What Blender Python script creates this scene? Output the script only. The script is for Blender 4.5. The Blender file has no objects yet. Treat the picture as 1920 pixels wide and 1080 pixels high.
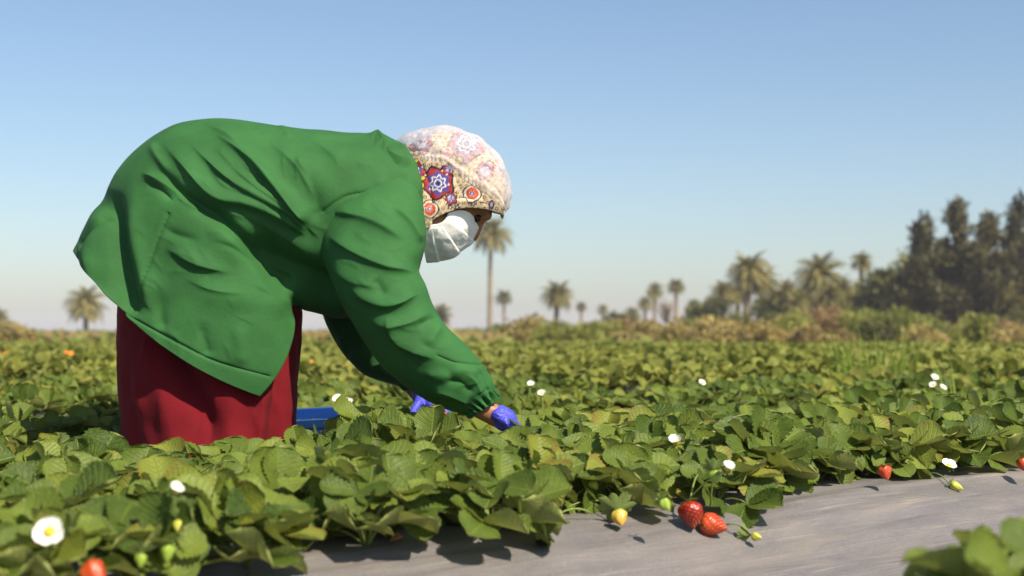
import bpy, bmesh, math, random
import numpy as np
from mathutils import Vector, Matrix, Euler, noise

random.seed(7); RNG = np.random.default_rng(7)
SC = bpy.context.scene
COL = SC.collection
R = math.radians

# ------------------------------------------------------------------ camera, sky, sun, exposure
F = 2667.0; CX = 960.0; HY = 620.0; H = 0.55          # focal length in photo pixels, horizon row, eye height
cam_d = bpy.data.cameras.new('camera'); cam = bpy.data.objects.new('camera', cam_d); COL.objects.link(cam)
cam.location = (0, 0, H); cam.rotation_euler = (R(90), 0, 0)
cam_d.sensor_width = 36; cam_d.lens = F / 1920 * 36; cam_d.shift_y = 80 / 1920
cam_d.clip_start = 0.05; cam_d.clip_end = 4000
cam_d.dof.use_dof = True; cam_d.dof.focus_distance = 2.95; cam_d.dof.aperture_fstop = 4.2
SC.camera = cam
SUN_EL, SUN_AZ = 47.0, 140.0                           # azimuth clockwise from +Y (the viewing direction)
world = bpy.data.worlds.new('World'); SC.world = world; world.use_nodes = True
wn = world.node_tree.nodes; wl = world.node_tree.links
sky = wn.new('ShaderNodeTexSky'); sky.sky_type = 'NISHITA'; sky.sun_disc = False
sky.sun_elevation = R(SUN_EL); sky.sun_rotation = R(SUN_AZ)
sky.air_density = 1.0; sky.dust_density = 1.0; sky.ozone_density = 3.0; sky.altitude = 0
wl.new(sky.outputs[0], wn['Background'].inputs['Color'])
wn['Background'].inputs['Strength'].default_value = 0.083
sun_d = bpy.data.lights.new('sun', 'SUN'); sun_d.energy = 4.7; sun_d.angle = R(0.53); sun_d.color = (1, .89, .70)
sun = bpy.data.objects.new('sun', sun_d); COL.objects.link(sun)
to_sun = Vector((math.sin(R(SUN_AZ)) * math.cos(R(SUN_EL)), math.cos(R(SUN_AZ)) * math.cos(R(SUN_EL)), math.sin(R(SUN_EL))))
sun.rotation_euler = (-to_sun).to_track_quat('-Z', 'Y').to_euler(); sun.location = (4, -6, 8)
vs = SC.view_settings
vs.view_transform = 'Standard'; vs.look = 'None'; vs.exposure = 0.75; vs.gamma = 1.0; vs.use_curve_mapping = False
SC.render.engine = 'CYCLES'
SC.cycles.use_denoising = True
SC.cycles.max_bounces = 8; SC.cycles.transparent_max_bounces = 12

# ------------------------------------------------------------------ helpers
def W(px, py, Y):
    return Vector(((px - CX) * Y / F, Y, H + (HY - py) * Y / F))

def link(o, parent=None, base=None):
    COL.objects.link(o)
    if parent is not None:
        o.parent = parent
        if base is not None:
            o.matrix_parent_inverse = Matrix.Translation(base).inverted()
    return o

def tag(o, label=None, cat=None, group=None, kind=None):
    if label: o['label'] = label
    if cat: o['category'] = cat
    if group: o['group'] = group
    if kind: o['kind'] = kind
    return o

def make_mesh(name, verts, faces, mat=None, smooth=True, uv=None, col=None):
    me = bpy.data.meshes.new(name)
    me.from_pydata([tuple(v) for v in verts] if not isinstance(verts, np.ndarray) else verts.tolist(), [],
                   faces if not isinstance(faces, np.ndarray) else faces.tolist())
    if smooth: me.polygons.foreach_set('use_smooth', [True] * len(me.polygons))
    if uv is not None:
        l = me.uv_layers.new(name='UVMap'); idx = np.zeros(len(me.loops), dtype=np.int32)
        me.loops.foreach_get('vertex_index', idx)
        l.data.foreach_set('uv', np.asarray(uv, dtype=np.float32)[idx].ravel())
    if col is not None:
        a = me.color_attributes.new('print', 'FLOAT_COLOR', 'POINT')
        c4 = np.ones((len(me.vertices), 4), dtype=np.float32); c4[:, :3] = col
        a.data.foreach_set('color', c4.ravel())
    if mat: me.materials.append(mat)
    me.update()
    return me

def mesh_obj(name, verts, faces, mat=None, parent=None, base=None, **k):
    return link(bpy.data.objects.new(name, make_mesh(name, verts, faces, mat, **k)), parent, base)

def empty(name, loc):
    e = bpy.data.objects.new(name, None); e.location = loc; e.empty_display_size = .1
    COL.objects.link(e); return e

class MB:
    """collects pieces of one mesh"""
    def __init__(s): s.v = []; s.f = []; s.uv = []
    def add(s, v, f, uv=None):
        o = len(s.v); s.v += [tuple(x) for x in v]; s.f += [tuple(i + o for i in q) for q in f]
        s.uv += [tuple(x) for x in uv] if uv is not None else [(0.5, 0.5)] * len(v)
    def tube(s, pts, rad, n=6, cap=True, uvv=(.5, .5)):
        pts = [Vector(p) for p in pts]; k = len(pts)
        if not hasattr(rad, '__len__'): rad = [rad] * k
        v = []; f = []; a = None
        for i, p in enumerate(pts):
            t = (pts[min(i + 1, k - 1)] - pts[max(i - 1, 0)]).normalized()
            if a is None: a = t.orthogonal().normalized()
            else: a = (a - t * a.dot(t)).normalized()
            b = t.cross(a)
            for j in range(n):
                w = 2 * math.pi * j / n
                v.append(p + (a * math.cos(w) + b * math.sin(w)) * rad[i])
        for i in range(k - 1):
            for j in range(n):
                f.append((i * n + j, i * n + (j + 1) % n, (i + 1) * n + (j + 1) % n, (i + 1) * n + j))
        if cap: f += [tuple(range(n - 1, -1, -1)), tuple(range((k - 1) * n, k * n))]
        s.add(v, f, [uvv] * len(v))
    def box(s, c, size, rot=None):
        c = Vector(c); hx, hy, hz = (q / 2 for q in size)
        v = [Vector((x, y, z)) for x in (-hx, hx) for y in (-hy, hy) for z in (-hz, hz)]
        if rot is not None: v = [rot @ q for q in v]
        s.add([c + q for q in v], [(0, 1, 3, 2), (4, 6, 7, 5), (0, 4, 5, 1), (2, 3, 7, 6), (0, 2, 6, 4), (1, 5, 7, 3)])
    def mesh(s, name, mat, smooth=True): return make_mesh(name, s.v, s.f, mat, smooth, s.uv)
    def build(s, name, mat, parent=None, base=None, smooth=True):
        return link(bpy.data.objects.new(name, s.mesh(name, mat, smooth)), parent, base)

# ------------------------------------------------------------------ materials
class NT:
    def __init__(s, name):
        s.m = bpy.data.materials.new(name); s.m.use_nodes = True
        s.t = s.m.node_tree; s.b = s.t.nodes['Principled BSDF']; s.out = s.t.nodes['Material Output']
    def n(s, typ, **kw):
        nd = s.t.nodes.new('ShaderNode' + typ)
        for k, v in kw.items():
            if k.startswith('_'): setattr(nd, k[1:], v)
            else: s.set(nd.inputs[int(k[1:]) if k[0] == 'i' and k[1:].isdigit() else k], v)
        return nd
    def set(s, sock, v):
        if hasattr(v, 'is_output') or hasattr(v, 'links'): s.t.links.new(v, sock)
        else:
            if hasattr(sock.default_value, '__len__') and hasattr(v, '__len__') and len(v) == 3 and len(sock.default_value) == 4: v = (*v, 1)
            sock.default_value = v
    def math(s, op, a, b=None, clamp=False):
        nd = s.n('Math', _operation=op, _use_clamp=clamp); s.set(nd.inputs[0], a)
        if b is not None: s.set(nd.inputs[1], b)
        return nd.outputs[0]
    def mix(s, f, a, b, mode='MIX'):
        nd = s.n('Mix', _data_type='RGBA', _blend_type=mode); s.set(nd.inputs[0], f); s.set(nd.inputs[6], a); s.set(nd.inputs[7], b)
        return nd.outputs[2]
    def ramp(s, f, stops):
        nd = s.n('ValToRGB'); s.set(nd.inputs[0], f); e = nd.color_ramp.elements
        while len(e) < len(stops): e.new(.5)
        for q, (p, c) in zip(e, stops): q.position = p; q.color = (*c, 1) if len(c) == 3 else c
        return nd.outputs[0]
    def noise(s, scale, detail=3, rough=.5, vec=None, dist=0):
        nd = s.n('TexNoise', Scale=scale, Detail=detail, Roughness=rough, Distortion=dist)
        if vec is not None: s.set(nd.inputs['Vector'], vec)
        return nd.outputs[0]
    def bump(s, h, strength, dist, normal=None):
        nd = s.n('Bump', Strength=strength, Distance=dist, Height=h)
        if normal is not None: s.set(nd.inputs['Normal'], normal)
        return nd.outputs[0]
    def P(s, **kw):
        for k, v in kw.items(): s.set(s.b.inputs[k.replace('_', ' ')], v)
        return s.m
    def obj(s): return s.n('TexCoord').outputs['Object']
    def mapping(s, vec, scale=(1, 1, 1), rot=(0, 0, 0)):
        nd = s.n('Mapping', Vector=vec, Scale=scale, Rotation=rot); return nd.outputs[0]

def simple(name, c, rough=.6, var=.15, scale=20, spec=.4, **kw):
    t = NT(name); n = t.noise(scale, 4, .6, t.obj())
    a = tuple(q * (1 - var) for q in c); b = tuple(min(1, q * (1 + var)) for q in c)
    col = t.ramp(n, [(.3, a), (.7, b)])
    t.P(Base_Color=col, Roughness=rough, Specular_IOR_Level=spec, **kw)
    return t.m

def leaf_material(name, top, top2, back, transl=.28, rough=.42):
    t = NT(name)
    uv = t.n('UVMap').outputs[0]; sp = t.n('SeparateXYZ', Vector=uv)
    u = t.math('ABSOLUTE', t.math('SUBTRACT', sp.outputs[0], .5))          # 0 at the midrib .. .5 at the edge
    v = sp.outputs[1]
    ph = t.math('SUBTRACT', t.math('MULTIPLY', v, 8.0), t.math('MULTIPLY', u, 5.0))
    wv = t.math('ABSOLUTE', t.math('SUBTRACT', t.math('FRACT', ph), .5))   # .5 on a vein, 0 between
    vein = t.math('SMOOTH_MIN', t.math('MULTIPLY', t.math('SUBTRACT', wv, .38, True), 7.0), 1.0)
    mid = t.math('SUBTRACT', 1.0, t.math('MULTIPLY', u, 26.0), True)
    veins = t.math('MAXIMUM', vein, mid)
    rnd = t.n('ObjectInfo').outputs['Random']
    n1 = t.noise(22, 3, .6, t.obj())
    f = t.math('ADD', t.math('MULTIPLY', n1, .55), t.math('MULTIPLY', rnd, .55))
    c = t.ramp(f, [(.22, top), (.55, top2), (.90, tuple(q * w for q, w in zip(top2, (1.95, 1.65, 1.5))))])
    c = t.mix(t.math('MULTIPLY', veins, .42), c, tuple(min(1, q * 2.0) for q in top2))
    dust = t.noise(160, 2, .7, t.obj())
    c = t.mix(t.math('MULTIPLY', t.math('SUBTRACT', dust, .52, True), .6), c, (.28, .28, .15))
    old = t.math('MULTIPLY', t.math('SUBTRACT', rnd, .80, True), 5.0, True); rim = t.math('MULTIPLY', t.math('SUBTRACT', t.math('ADD', t.math('MULTIPLY', u, 2.0), t.math('MULTIPLY', n1, .35)), .92, True), 7.0, True)
    c = t.mix(t.math('MULTIPLY', t.math('MULTIPLY', old, rim), .8), c, (.22, .12, .04)); c = t.mix(t.math('MULTIPLY', old, .35), c, (.24, .22, .03))
    geo = t.n('NewGeometry').outputs['Backfacing']
    cb = t.mix(t.math('MULTIPLY', veins, .4), back, tuple(min(1, q * 1.4) for q in back))
    c = t.mix(geo, c, cb)
    h = t.math('SUBTRACT', t.noise(260, 2, .5, t.obj()), t.math('MULTIPLY', veins, .9))
    nrm = t.bump(h, .6, .0022)
    t.P(Base_Color=c, Roughness=rough, Specular_IOR_Level=.22, Normal=nrm)
    tr = t.n('BsdfTranslucent', Color=t.mix(.5, c, (.30, .34, .03)), Normal=nrm)
    mx = t.n('MixShader', Fac=transl); t.t.links.new(t.b.outputs[0], mx.inputs[1]); t.t.links.new(tr.outputs[0], mx.inputs[2])
    t.t.links.new(mx.outputs[0], t.out.inputs[0])
    return t.m

M = {}
M['leaf'] = leaf_material('strawberry_leaf', (.036, .070, .009), (.112, .162, .026), (.28, .31, .09), .28, .42)
M['stalk'] = simple('stalk_green', (.17, .22, .045), .5, .25, 60)
M['petal'] = simple('white_petal', (.72, .72, .66), .5, .05, 40, Subsurface_Weight=.0)
M['pollen'] = simple('yellow_centre', (.62, .46, .03), .7, .3, 400)
M['sepal'] = leaf_material('sepal_green', (.09, .15, .022), (.15, .22, .035), (.2, .27, .08))
M['dry_leaf'] = simple('dry_brown_leaf', (.36, .16, .06), .7, .4, 60)
BERRY = {'red': ((.36, .016, .005), (.46, .06, .012), (.50, .26, .05)), 'deepred': ((.20, .005, .004), (.30, .012, .006), (.42, .18, .04)), 'unripe': ((.46, .44, .06), (.34, .40, .05), (.26, .26, .03)),
         'blush': ((.60, .30, .04), (.48, .46, .07), (.38, .28, .05)), 'greenberry': ((.28, .38, .04), (.22, .33, .04), (.18, .22, .03))}   # tip, shoulder, seeds
t = NT('berry_skin'); M['berry_skin'] = t.P(Base_Color=t.n('VertexColor', _layer_name='print').outputs[0], Roughness=.36, Specular_IOR_Level=.5, Normal=t.bump(t.noise(300, 2, .5, t.obj()), .15, .002))

# film on the beds
t = NT('plastic_film')
ob = t.obj(); mp = t.mapping(ob, (1, 1, 1), (0, 0, R(-41.2)))      # x along the rows
streak = t.noise(1.0, 5, .62, t.mapping(mp, (3.4, 19, 19)), .8)
fine = t.noise(1.0, 4, .7, t.mapping(mp, (3.5, 150, 60)))
blot = t.noise(5.5, 5, .6, mp); grit = t.noise(420, 2, .6, mp)
c = t.ramp(streak, [(.28, (.112, .104, .112)), (.52, (.142, .132, .136)), (.70, (.185, .165, .150)), (.85, (.29, .245, .20))])
c = t.mix(t.math('MULTIPLY', t.math('SUBTRACT', blot, .46, True), 2.2, True), c, (.172, .160, .154))
c = t.mix(t.math('MULTIPLY', t.math('SUBTRACT', grit, .56, True), 3.5, True), c, (.33, .30, .26))
c = t.mix(t.math('MULTIPLY', t.math('SUBTRACT', fine, .59, True), 3.6, True), c, (.38, .34, .29))
h = t.math('ADD', t.math('MULTIPLY', streak, .8), t.math('MULTIPLY', fine, .35))
M['film'] = t.P(Base_Color=c, Roughness=t.math('ADD', .30, t.math('MULTIPLY', blot, .3)), Specular_IOR_Level=.45, Normal=t.bump(h, .5, .012, t.bump(grit, .25, .002)))
M['soil'] = simple('dry_soil', (.20, .14, .085), .95, .35, 6)
M['dark'] = simple('dark_hole', (.012, .01, .008), 1, .2)

def cloth_mat(name, c, rough, weave, var=.12, sheen=.25, wr=.0):
    t = NT(name); ob = t.obj()
    n = t.noise(9, 5, .6, ob); f = t.noise(700, 2, .5, ob)
    col = t.ramp(n, [(.25, tuple(q * (1 - var) for q in c)), (.75, tuple(q * (1 + var) for q in c))])
    h1 = t.bump(f, .25, weave)
    h2 = t.bump(t.noise(60, 5, .68, ob, .6), .22, .006, t.bump(t.noise(18, 3, .5, ob, .3), .15, .010, h1))
    t.P(Base_Color=col, Roughness=rough, Specular_IOR_Level=.25, Sheen_Weight=sheen, Sheen_Roughness=.5, Normal=h2)
    t.set(t.b.inputs['Sheen Tint'], (c[0] * 2 + .1, c[1] * 2 + .1, c[2] * 2 + .1))
    return t.m
M['green_cloth'] = cloth_mat('green_coat_cloth', (.024, .106, .027), .78, .0012, .24, .06)
M['red_cloth'] = cloth_mat('maroon_cloth', (.135, .0030, .0078), .92, .002, .16, 0)
M['skin'] = simple('skin', (.30, .13, .06), .5, .12, 40)
M['eye'] = simple('dark_eye', (.012, .008, .006), .15, .1)
M['brow'] = simple('eyebrow_hair', (.012, .009, .008), .8, .2)
t = NT('violet_glove'); M['glove'] = t.P(Base_Color=t.ramp(t.noise(30, 4, .6, t.obj()), [(.3, (.045, .05, .46)), (.7, (.075, .085, .64))]), Roughness=.42, Normal=t.bump(t.noise(70, 3, .55, t.obj(), 1.5), .7, .008))
M['mask'] = cloth_mat('white_mask', (.86, .86, .85), .8, .0006, .03, .1)
M['teal'] = simple('teal_stitch', (.08, .42, .45), .7, .1)
M['tray'] = simple('blue_plastic', (.12, .40, .95), .35, .1, 12)
t = NT('printed_scarf'); at = t.n('VertexColor', _layer_name='print').outputs[0]
M['scarf'] = t.P(Base_Color=at, Roughness=.75, Specular_IOR_Level=.2, Normal=t.bump(t.noise(60, 3, .5, t.obj()), .3, .006))
t = NT('sheer_net'); ob = t.obj()
n1 = t.noise(55, 4, .65, ob, 1.2); n2 = t.noise(420, 2, .6, ob)
den = t.math('ADD', .52, t.math('MULTIPLY', t.math('ADD', t.math('SUBTRACT', n1, .5), t.math('MULTIPLY', t.math('SUBTRACT', n2, .5), .6)), 1.5), True)
t.P(Base_Color=(.72, .66, .67), Roughness=.7, Specular_IOR_Level=.3, Normal=t.bump(n1, .45, .008))
tl = t.n('BsdfTranslucent', Color=(.72, .66, .67)); m1 = t.n('MixShader', Fac=.3)
t.t.links.new(t.b.outputs[0], m1.inputs[1]); t.t.links.new(tl.outputs[0], m1.inputs[2])
tp = t.n('BsdfTransparent'); m2 = t.n('MixShader', Fac=den)
t.t.links.new(tp.outputs[0], m2.inputs[1]); t.t.links.new(m1.outputs[0], m2.inputs[2]); t.t.links.new(m2.outputs[0], t.out.inputs[0])
M['net'] = t.m
def far_leaf(name, a, b, transl=.2, scale=.6):
    t = NT(name); n = t.noise(scale, 4, .65, t.obj()); r = t.n('ObjectInfo').outputs['Random']
    c = t.ramp(t.math('ADD', t.math('MULTIPLY', n, .8), t.math('MULTIPLY', r, .2)), [(.3, a), (.75, b)])
    t.P(Base_Color=c, Roughness=.6, Specular_IOR_Level=.25)
    tr = t.n('BsdfTranslucent', Color=c); mx = t.n('MixShader', Fac=transl)
    t.t.links.new(t.b.outputs[0], mx.inputs[1]); t.t.links.new(tr.outputs[0], mx.inputs[2]); t.t.links.new(mx.outputs[0], t.out.inputs[0])
    return t.m
M['canopy'] = far_leaf('field_canopy_leaf', (.06, .085, .012), (.32, .33, .065), .3, 9.0)
M['crop'] = far_leaf('green_crop_leaf', (.13, .16, .025), (.22, .24, .05), .25, 1.0)
M['palm'] = far_leaf('palm_frond', (.11, .11, .032), (.30, .26, .085))
M['palm_dry'] = far_leaf('dry_palm_frond', (.16, .11, .05), (.26, .20, .09))
M['bark'] = simple('tree_bark', (.22, .17, .12), .9, .3, 2)
M['casuarina'] = far_leaf('dark_needles', (.030, .033, .010), (.155, .14, .038), .22, .35)
M['pale_tree'] = far_leaf('pale_foliage', (.16, .18, .05), (.34, .34, .1))
M['dark_tree'] = far_leaf('mid_foliage', (.06, .075, .02), (.17, .17, .045))
M['bush_green'] = far_leaf('bush_green', (.15, .18, .03), (.36, .36, .08), .25, 1.2)
M['bush_tan'] = far_leaf('bush_tan', (.26, .21, .06), (.50, .40, .15), .25, 1.0)
M['bush_rust'] = far_leaf('bush_rust', (.16, .115, .05), (.34, .24, .10), .25, 1.0)
M['hedge'] = far_leaf('hedge_leaf', (.02, .05, .012), (.07, .115, .025), .2, 1.5)
M['straw'] = far_leaf('dry_grass', (.28, .18, .08), (.42, .31, .15), .2, 1.0)
M['grass'] = far_leaf('green_grass', (.16, .25, .03), (.3, .38, .07), .35, 3.0)
M['orange'] = simple('orange_petals', (.75, .22, .02), .6, .2, 30)

# ------------------------------------------------------------------ ground and beds
ROW = Vector((.752, .659, 0)); NRM = Vector((-.659, .752, 0)); O0 = Vector((0, 2.1, 0))
def uv_of(x, y): d = (x, y - 2.1); return d[0] * NRM.x + d[1] * NRM.y, d[0] * ROW.x + d[1] * ROW.y
def xy_of(u, s): p = O0 + NRM * u + ROW * s; return p.x, p.y
def bed_z(u):
    z = .25
    for c, d, w in ((-.36, .12, .30), (-1.66, .12, .3)): 
        z = z - d * np.exp(-((u - c) / w) ** 4)
    k = np.round(u / 1.3); c = k * 1.3
    z = np.where(u > .65, z - .20 * np.exp(-((u - c) / .24) ** 4), z)
    return z
g = 3000
mesh_obj('ground', [(-g, -60, .03), (g, -60, .03), (g, g, .03), (-g, g, .03)], [(0, 1, 2, 3)], M['soil'])['kind'] = 'structure'
uu = np.concatenate([np.linspace(-2.6, -.8, 30), np.linspace(-.78, .2, 250), np.linspace(.23, 14, 420)])
ss = np.concatenate([np.linspace(-9, -1.2, 40), np.linspace(-1.17, 2.6, 420), np.linspace(2.7, 22, 90)])
U, S = np.meshgrid(uu, ss, indexing='ij')
Z = bed_z(U)
wr = np.zeros_like(Z)
for k in range(130):                                  # long soft wrinkles in the film, running along the row
    c = RNG.uniform(-.75, .05); w = RNG.choice([RNG.uniform(.003, .007), RNG.uniform(.008, .022)]); a = RNG.uniform(.08, .26) * w * RNG.choice([1, -1]); sl = RNG.uniform(-.10, .10)
    s0 = RNG.uniform(-1, 2.5); ln = RNG.uniform(.4, 1.3)
    wr += a * np.exp(-((U - c - sl * (S - s0) - .012 * np.sin(S * 3 + k)) / w) ** 2) * np.exp(-((S - s0) / ln) ** 2)
nz = np.array([noise.noise((a * 3.2, b * 1.6, .3)) for a, b in zip(U.ravel(), S.ravel())]).reshape(U.shape)
Z = Z + wr + .008 * nz
X = O0.x + NRM.x * U + ROW.x * S; Yg = O0.y + NRM.y * U + ROW.y * S
def grid_faces(nr, nt):
    i = np.arange(nr - 1)[:, None] * nt + np.arange(nt - 1)[None]
    return np.stack([i, i + 1, i + nt + 1, i + nt], -1).reshape(-1, 4)
mulch = mesh_obj('plastic_mulch', np.stack([X, Yg, Z], -1).reshape(-1, 3), grid_faces(*U.shape)[:, ::-1], M['film'])
tag(mulch, kind='structure')

def film_z(x, y):
    u, s = uv_of(x, y); return float(bed_z(np.array(u)))

# ------------------------------------------------------------------ strawberry leaves and plants
NL, NW = 23, 11
def leaflet(L, Wd, cup, fold, curl, rng):
    v = np.linspace(0, 1, NL)[:, None]; u = np.linspace(-1, 1, NW)[None]
    w = (v ** .62) * (np.clip(1 - v ** 3.0, 0, 1) ** .5); w = w / w.max() * Wd / 2
    edge = np.abs(u) ** 6
    saw = np.where(np.arange(NL) % 2 == 0, 1.0, -1.0)[:, None] * .062 * edge * (v > .12)
    x = u * w * (1 + saw)
    y = v * L * (1 - .04 * (np.abs(u) > .95) * (np.arange(NL) % 2 == 0)[:, None]) - .10 * L * (np.abs(u) ** 2) * (1 - v)
    ph = v * 8 - np.abs(u) * 2.5
    z = fold * np.abs(x) + cup * (u ** 2) * w * 1.0 + curl * L * (v ** 2)
    z = z + .0013 * np.cos(2 * np.pi * ph) * np.minimum(1, np.abs(u) * 3) * (L / .075)
    z = z + .09 * w * np.sin(v * rng.uniform(4, 8) + rng.uniform(0, 6) + u * 1.5) * np.abs(u) ** 1.5
    V = np.stack([x, y + 0 * u, z + 0 * u], -1).reshape(-1, 3)
    UV = np.stack([u * .5 + .5 + 0 * v, v + 0 * u], -1).reshape(-1, 2)
    return V, UV
LF = [tuple(q) for q in grid_faces(NL, NW)]

SUN_TURN = math.atan2(to_sun.y, to_sun.x) - R(12)
NB = 8
def leaf_variant(i, rng, kind, psi):
    """a stalk and three leaflets, rooted at the origin, leaning towards +X"""
    mb = MB()
    if kind == 'in': ln = rng.uniform(.070, .105); el = R(rng.uniform(58, 82)); pw_, rw_ = 34, 20
    elif kind == 'mid': ln = rng.uniform(.070, .105); el = R(rng.uniform(36, 60)); pw_, rw_ = 40, 22
    else: ln = rng.uniform(.070, .110); el = R(rng.uniform(10, 36)); pw_, rw_ = 38, 26
    pitch = R(rng.uniform(-pw_, pw_) - rw_ * math.cos(psi) + 2); p0 = Vector((0, 0, -.012)); p2 = Vector((math.cos(el) * ln, rng.uniform(-.02, .02), math.sin(el) * ln))
    p1 = p2 * .5 + Vector((-.012, 0, .022 if kind != 'in' else .0))
    pts = [p0 * (1 - q) ** 2 + p1 * 2 * q * (1 - q) + p2 * q * q for q in (0, .2, .4, .6, .8, 1)]
    mb.tube(pts, [.0026, .0022, .002, .0018, .0017, .0016], 5, True)
    nf = len(mb.f)
    d = Vector((math.cos(pitch), 0, math.sin(pitch))); roll = R(rng.uniform(-40, 40) - rw_ * math.sin(psi))
    side = Vector((0, 1, 0)); nrm = d.cross(side) * -1
    if nrm.z < 0: nrm = -nrm
    B = Matrix((side * -1, d, nrm)).transposed()            # columns: x=-side so the frame is right-handed
    if B.determinant() < 0: B = Matrix((side, d, nrm)).transposed()
    B = Matrix.Rotation(roll, 3, d) @ B
    size = rng.uniform(.062, .086)
    for k, (yaw, sc, tilt) in enumerate(((0, 1, rng.uniform(-8, 26)), (rng.uniform(66, 92), .93, rng.uniform(-4, 34)), (-rng.uniform(66, 92), .93, rng.uniform(-4, 34)))):
        L = size * sc * rng.uniform(.94, 1.05)
        V, UV = leaflet(L, L * rng.uniform(.90, 1.08), rng.uniform(.12, .65), rng.uniform(.0, .32), rng.uniform(-.42, .22), rng)
        Rm = Matrix.Rotation(R(yaw), 3, 'Z') @ Matrix.Rotation(R(tilt), 3, 'X')
        Q = np.array((B @ Rm)); V = V @ Q.T + np.array(p2) + np.array(B @ Rm @ Vector((0, .004, .0)))
        mb.add(V.tolist(), LF, UV.tolist())
    me = mb.mesh('leaf', M['leaf']); me.materials.append(M['stalk'])
    mi = [1] * nf + [0] * (len(mb.f) - nf); me.polygons.foreach_set('material_index', mi)
    return me, mb, nf
rng = np.random.default_rng(11)
LEAVES = {(k, b): [leaf_variant(i, rng, k, 2 * math.pi * b / NB) for i in range(n)] for k, n in (('in', 2), ('mid', 3), ('out', 3)) for b in range(NB)}

def plant_layout(rng):
    lay = []
    for kind, n in (('out', 6), ('mid', 5), ('in', 3)):
        a0 = rng.uniform(0, 6.28)
        for j in range(n):
            a = a0 + 6.283 * j / n + rng.uniform(-.35, .35)
            b = int(round((SUN_TURN - a) / (2 * math.pi) * NB)) % NB; lay.append(((kind, b), int(rng.integers(len(LEAVES[kind, b]))), a, rng.uniform(.80, 1.16)))
    return lay
# whole-plant meshes for plants too far away to show their leaves one by one
def plant_mesh(rng):
    vs_, fs_, us_, mi = [], [], [], []; off = 0
    for kind, i, a, s in plant_layout(rng):
        me, mb, nf = LEAVES[kind][i]; v = np.array(mb.v); ca, sa = math.cos(a), math.sin(a)
        v = np.stack([v[:, 0] * ca - v[:, 1] * sa, v[:, 0] * sa + v[:, 1] * ca, v[:, 2]], -1) * s
        vs_.append(v); us_.append(np.array(mb.uv)); fs_ += [tuple(q + off for q in f) for f in mb.f]; mi += [1] * nf + [0] * (len(mb.f) - nf)
        off += len(v)
    me = make_mesh('plant', np.concatenate(vs_), fs_, M['leaf'], True, np.concatenate(us_)); me.materials.append(M['stalk'])
    me.polygons.foreach_set('material_index', mi); return me
PLANTS = [plant_mesh(np.random.default_rng(100 + i)) for i in range(7)]

WX, WY = (385 - CX) * 3.3 / F, 3.3                    # where the picker stands
rows = [-.88, .06, .26, .48, .72, .96]
for k in range(1, 12): rows += [k * 1.3 + q for q in (.25, .51, .77, 1.03)]
spots = []; beside = []
prng = np.random.default_rng(5)
for ri, u in enumerate(rows):
    s = -7.0 + prng.uniform(0, .2)
    while s < 20:
        s += prng.uniform(.155, .215) if ri < 6 else prng.uniform(.14, .20)
        uj = u + prng.normal(0, .02) + (.065 if ri == 1 and s > .05 else 0); x, y = xy_of(uj, s)
        if y < .95 or y > 16: continue
        px = CX + F * x / y
        if px < -140 * 2.2 / y - 60 or px > 1920 + 140 * 2.2 / y + 60:
            if ri > 0 and y > 2 and -900 < px < 2900: beside.append((x, y))
            continue
        if ri == 0 and (px < 1840 or px > 2080): continue
        if ((x - WX) / .36) ** 2 + ((y - WY) / .34) ** 2 < 1: continue           # the picker's skirt
        if abs(x + .57) < .27 and abs(y - 3.66) < .27: continue          # the tray
        spots.append((y, ri, x, y, u))
spots += [(1.50, 0, .545, 1.52, -.8), (1.50, 0, .64, 1.62, -.8), (1.0, 0, .235, 1.00, -.95)]
spots.sort()
row_seen = {}
ordinals = ['first', 'second', 'third', 'fourth', 'fifth', 'sixth', 'seventh', 'eighth', 'ninth', 'tenth', 'eleventh', 'twelfth', 'thirteenth', 'fourteenth', 'fifteenth', 'sixteenth', 'seventeenth', 'eighteenth', 'nineteenth', 'twentieth']
plants = []                                           # (object, base, row)
rest = list(beside)
for n, (yy, ri, x, y, u) in enumerate(spots):
    r2 = np.random.default_rng(1000 + n)
    if n >= 300: rest.append((x, y)); continue
    sc = r2.uniform(.86, 1.14) * (.84, .88, .82, .80, .80, .80)[ri] if ri < 6 else r2.uniform(.86, 1.14) * .70; z = film_z(x, y); ppx = CX + F * x / y; zs = .92
    if 770 < ppx < 1080 and 2.4 < y < 3.5: zs = .76 if ppx < 950 else .82
    elif 560 < ppx < 770 and 2.6 < y < 3.5: zs = 1.16
    elif 200 < ppx < 570 and 2.2 < y < 3.25: zs = .66
    if n < 190:
        e = empty('strawberry_plant', (x, y, z)); e.scale = (sc, sc, sc * zs); e.rotation_euler = (R(r2.uniform(-5, 5)), R(r2.uniform(-5, 5)), R(r2.uniform(-14, 14)))
        for kind, i, a, s in plant_layout(r2):
            o = bpy.data.objects.new('leaf', LEAVES[kind][i][0]); COL.objects.link(o); o.parent = e
            o.rotation_euler = (R(r2.uniform(-7, 7)), R(r2.uniform(-9, 9)), a); o.scale = (s,) * 3
    else:
        e = bpy.data.objects.new('strawberry_plant', PLANTS[n % len(PLANTS)]); COL.objects.link(e)
        e.location = (x, y, z); e.rotation_euler = (0, 0, R(r2.uniform(-22, 22))); e.scale = (sc,) * 3
    plants.append((e, Vector((x, y, z)), ri, CX + F * x / y))
rown = {1: 'front row by the grey plastic', 2: 'second row behind the grey plastic', 3: 'third row behind the grey plastic', 4: 'fourth row behind the grey plastic', 5: 'fifth row behind the grey plastic'}
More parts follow.
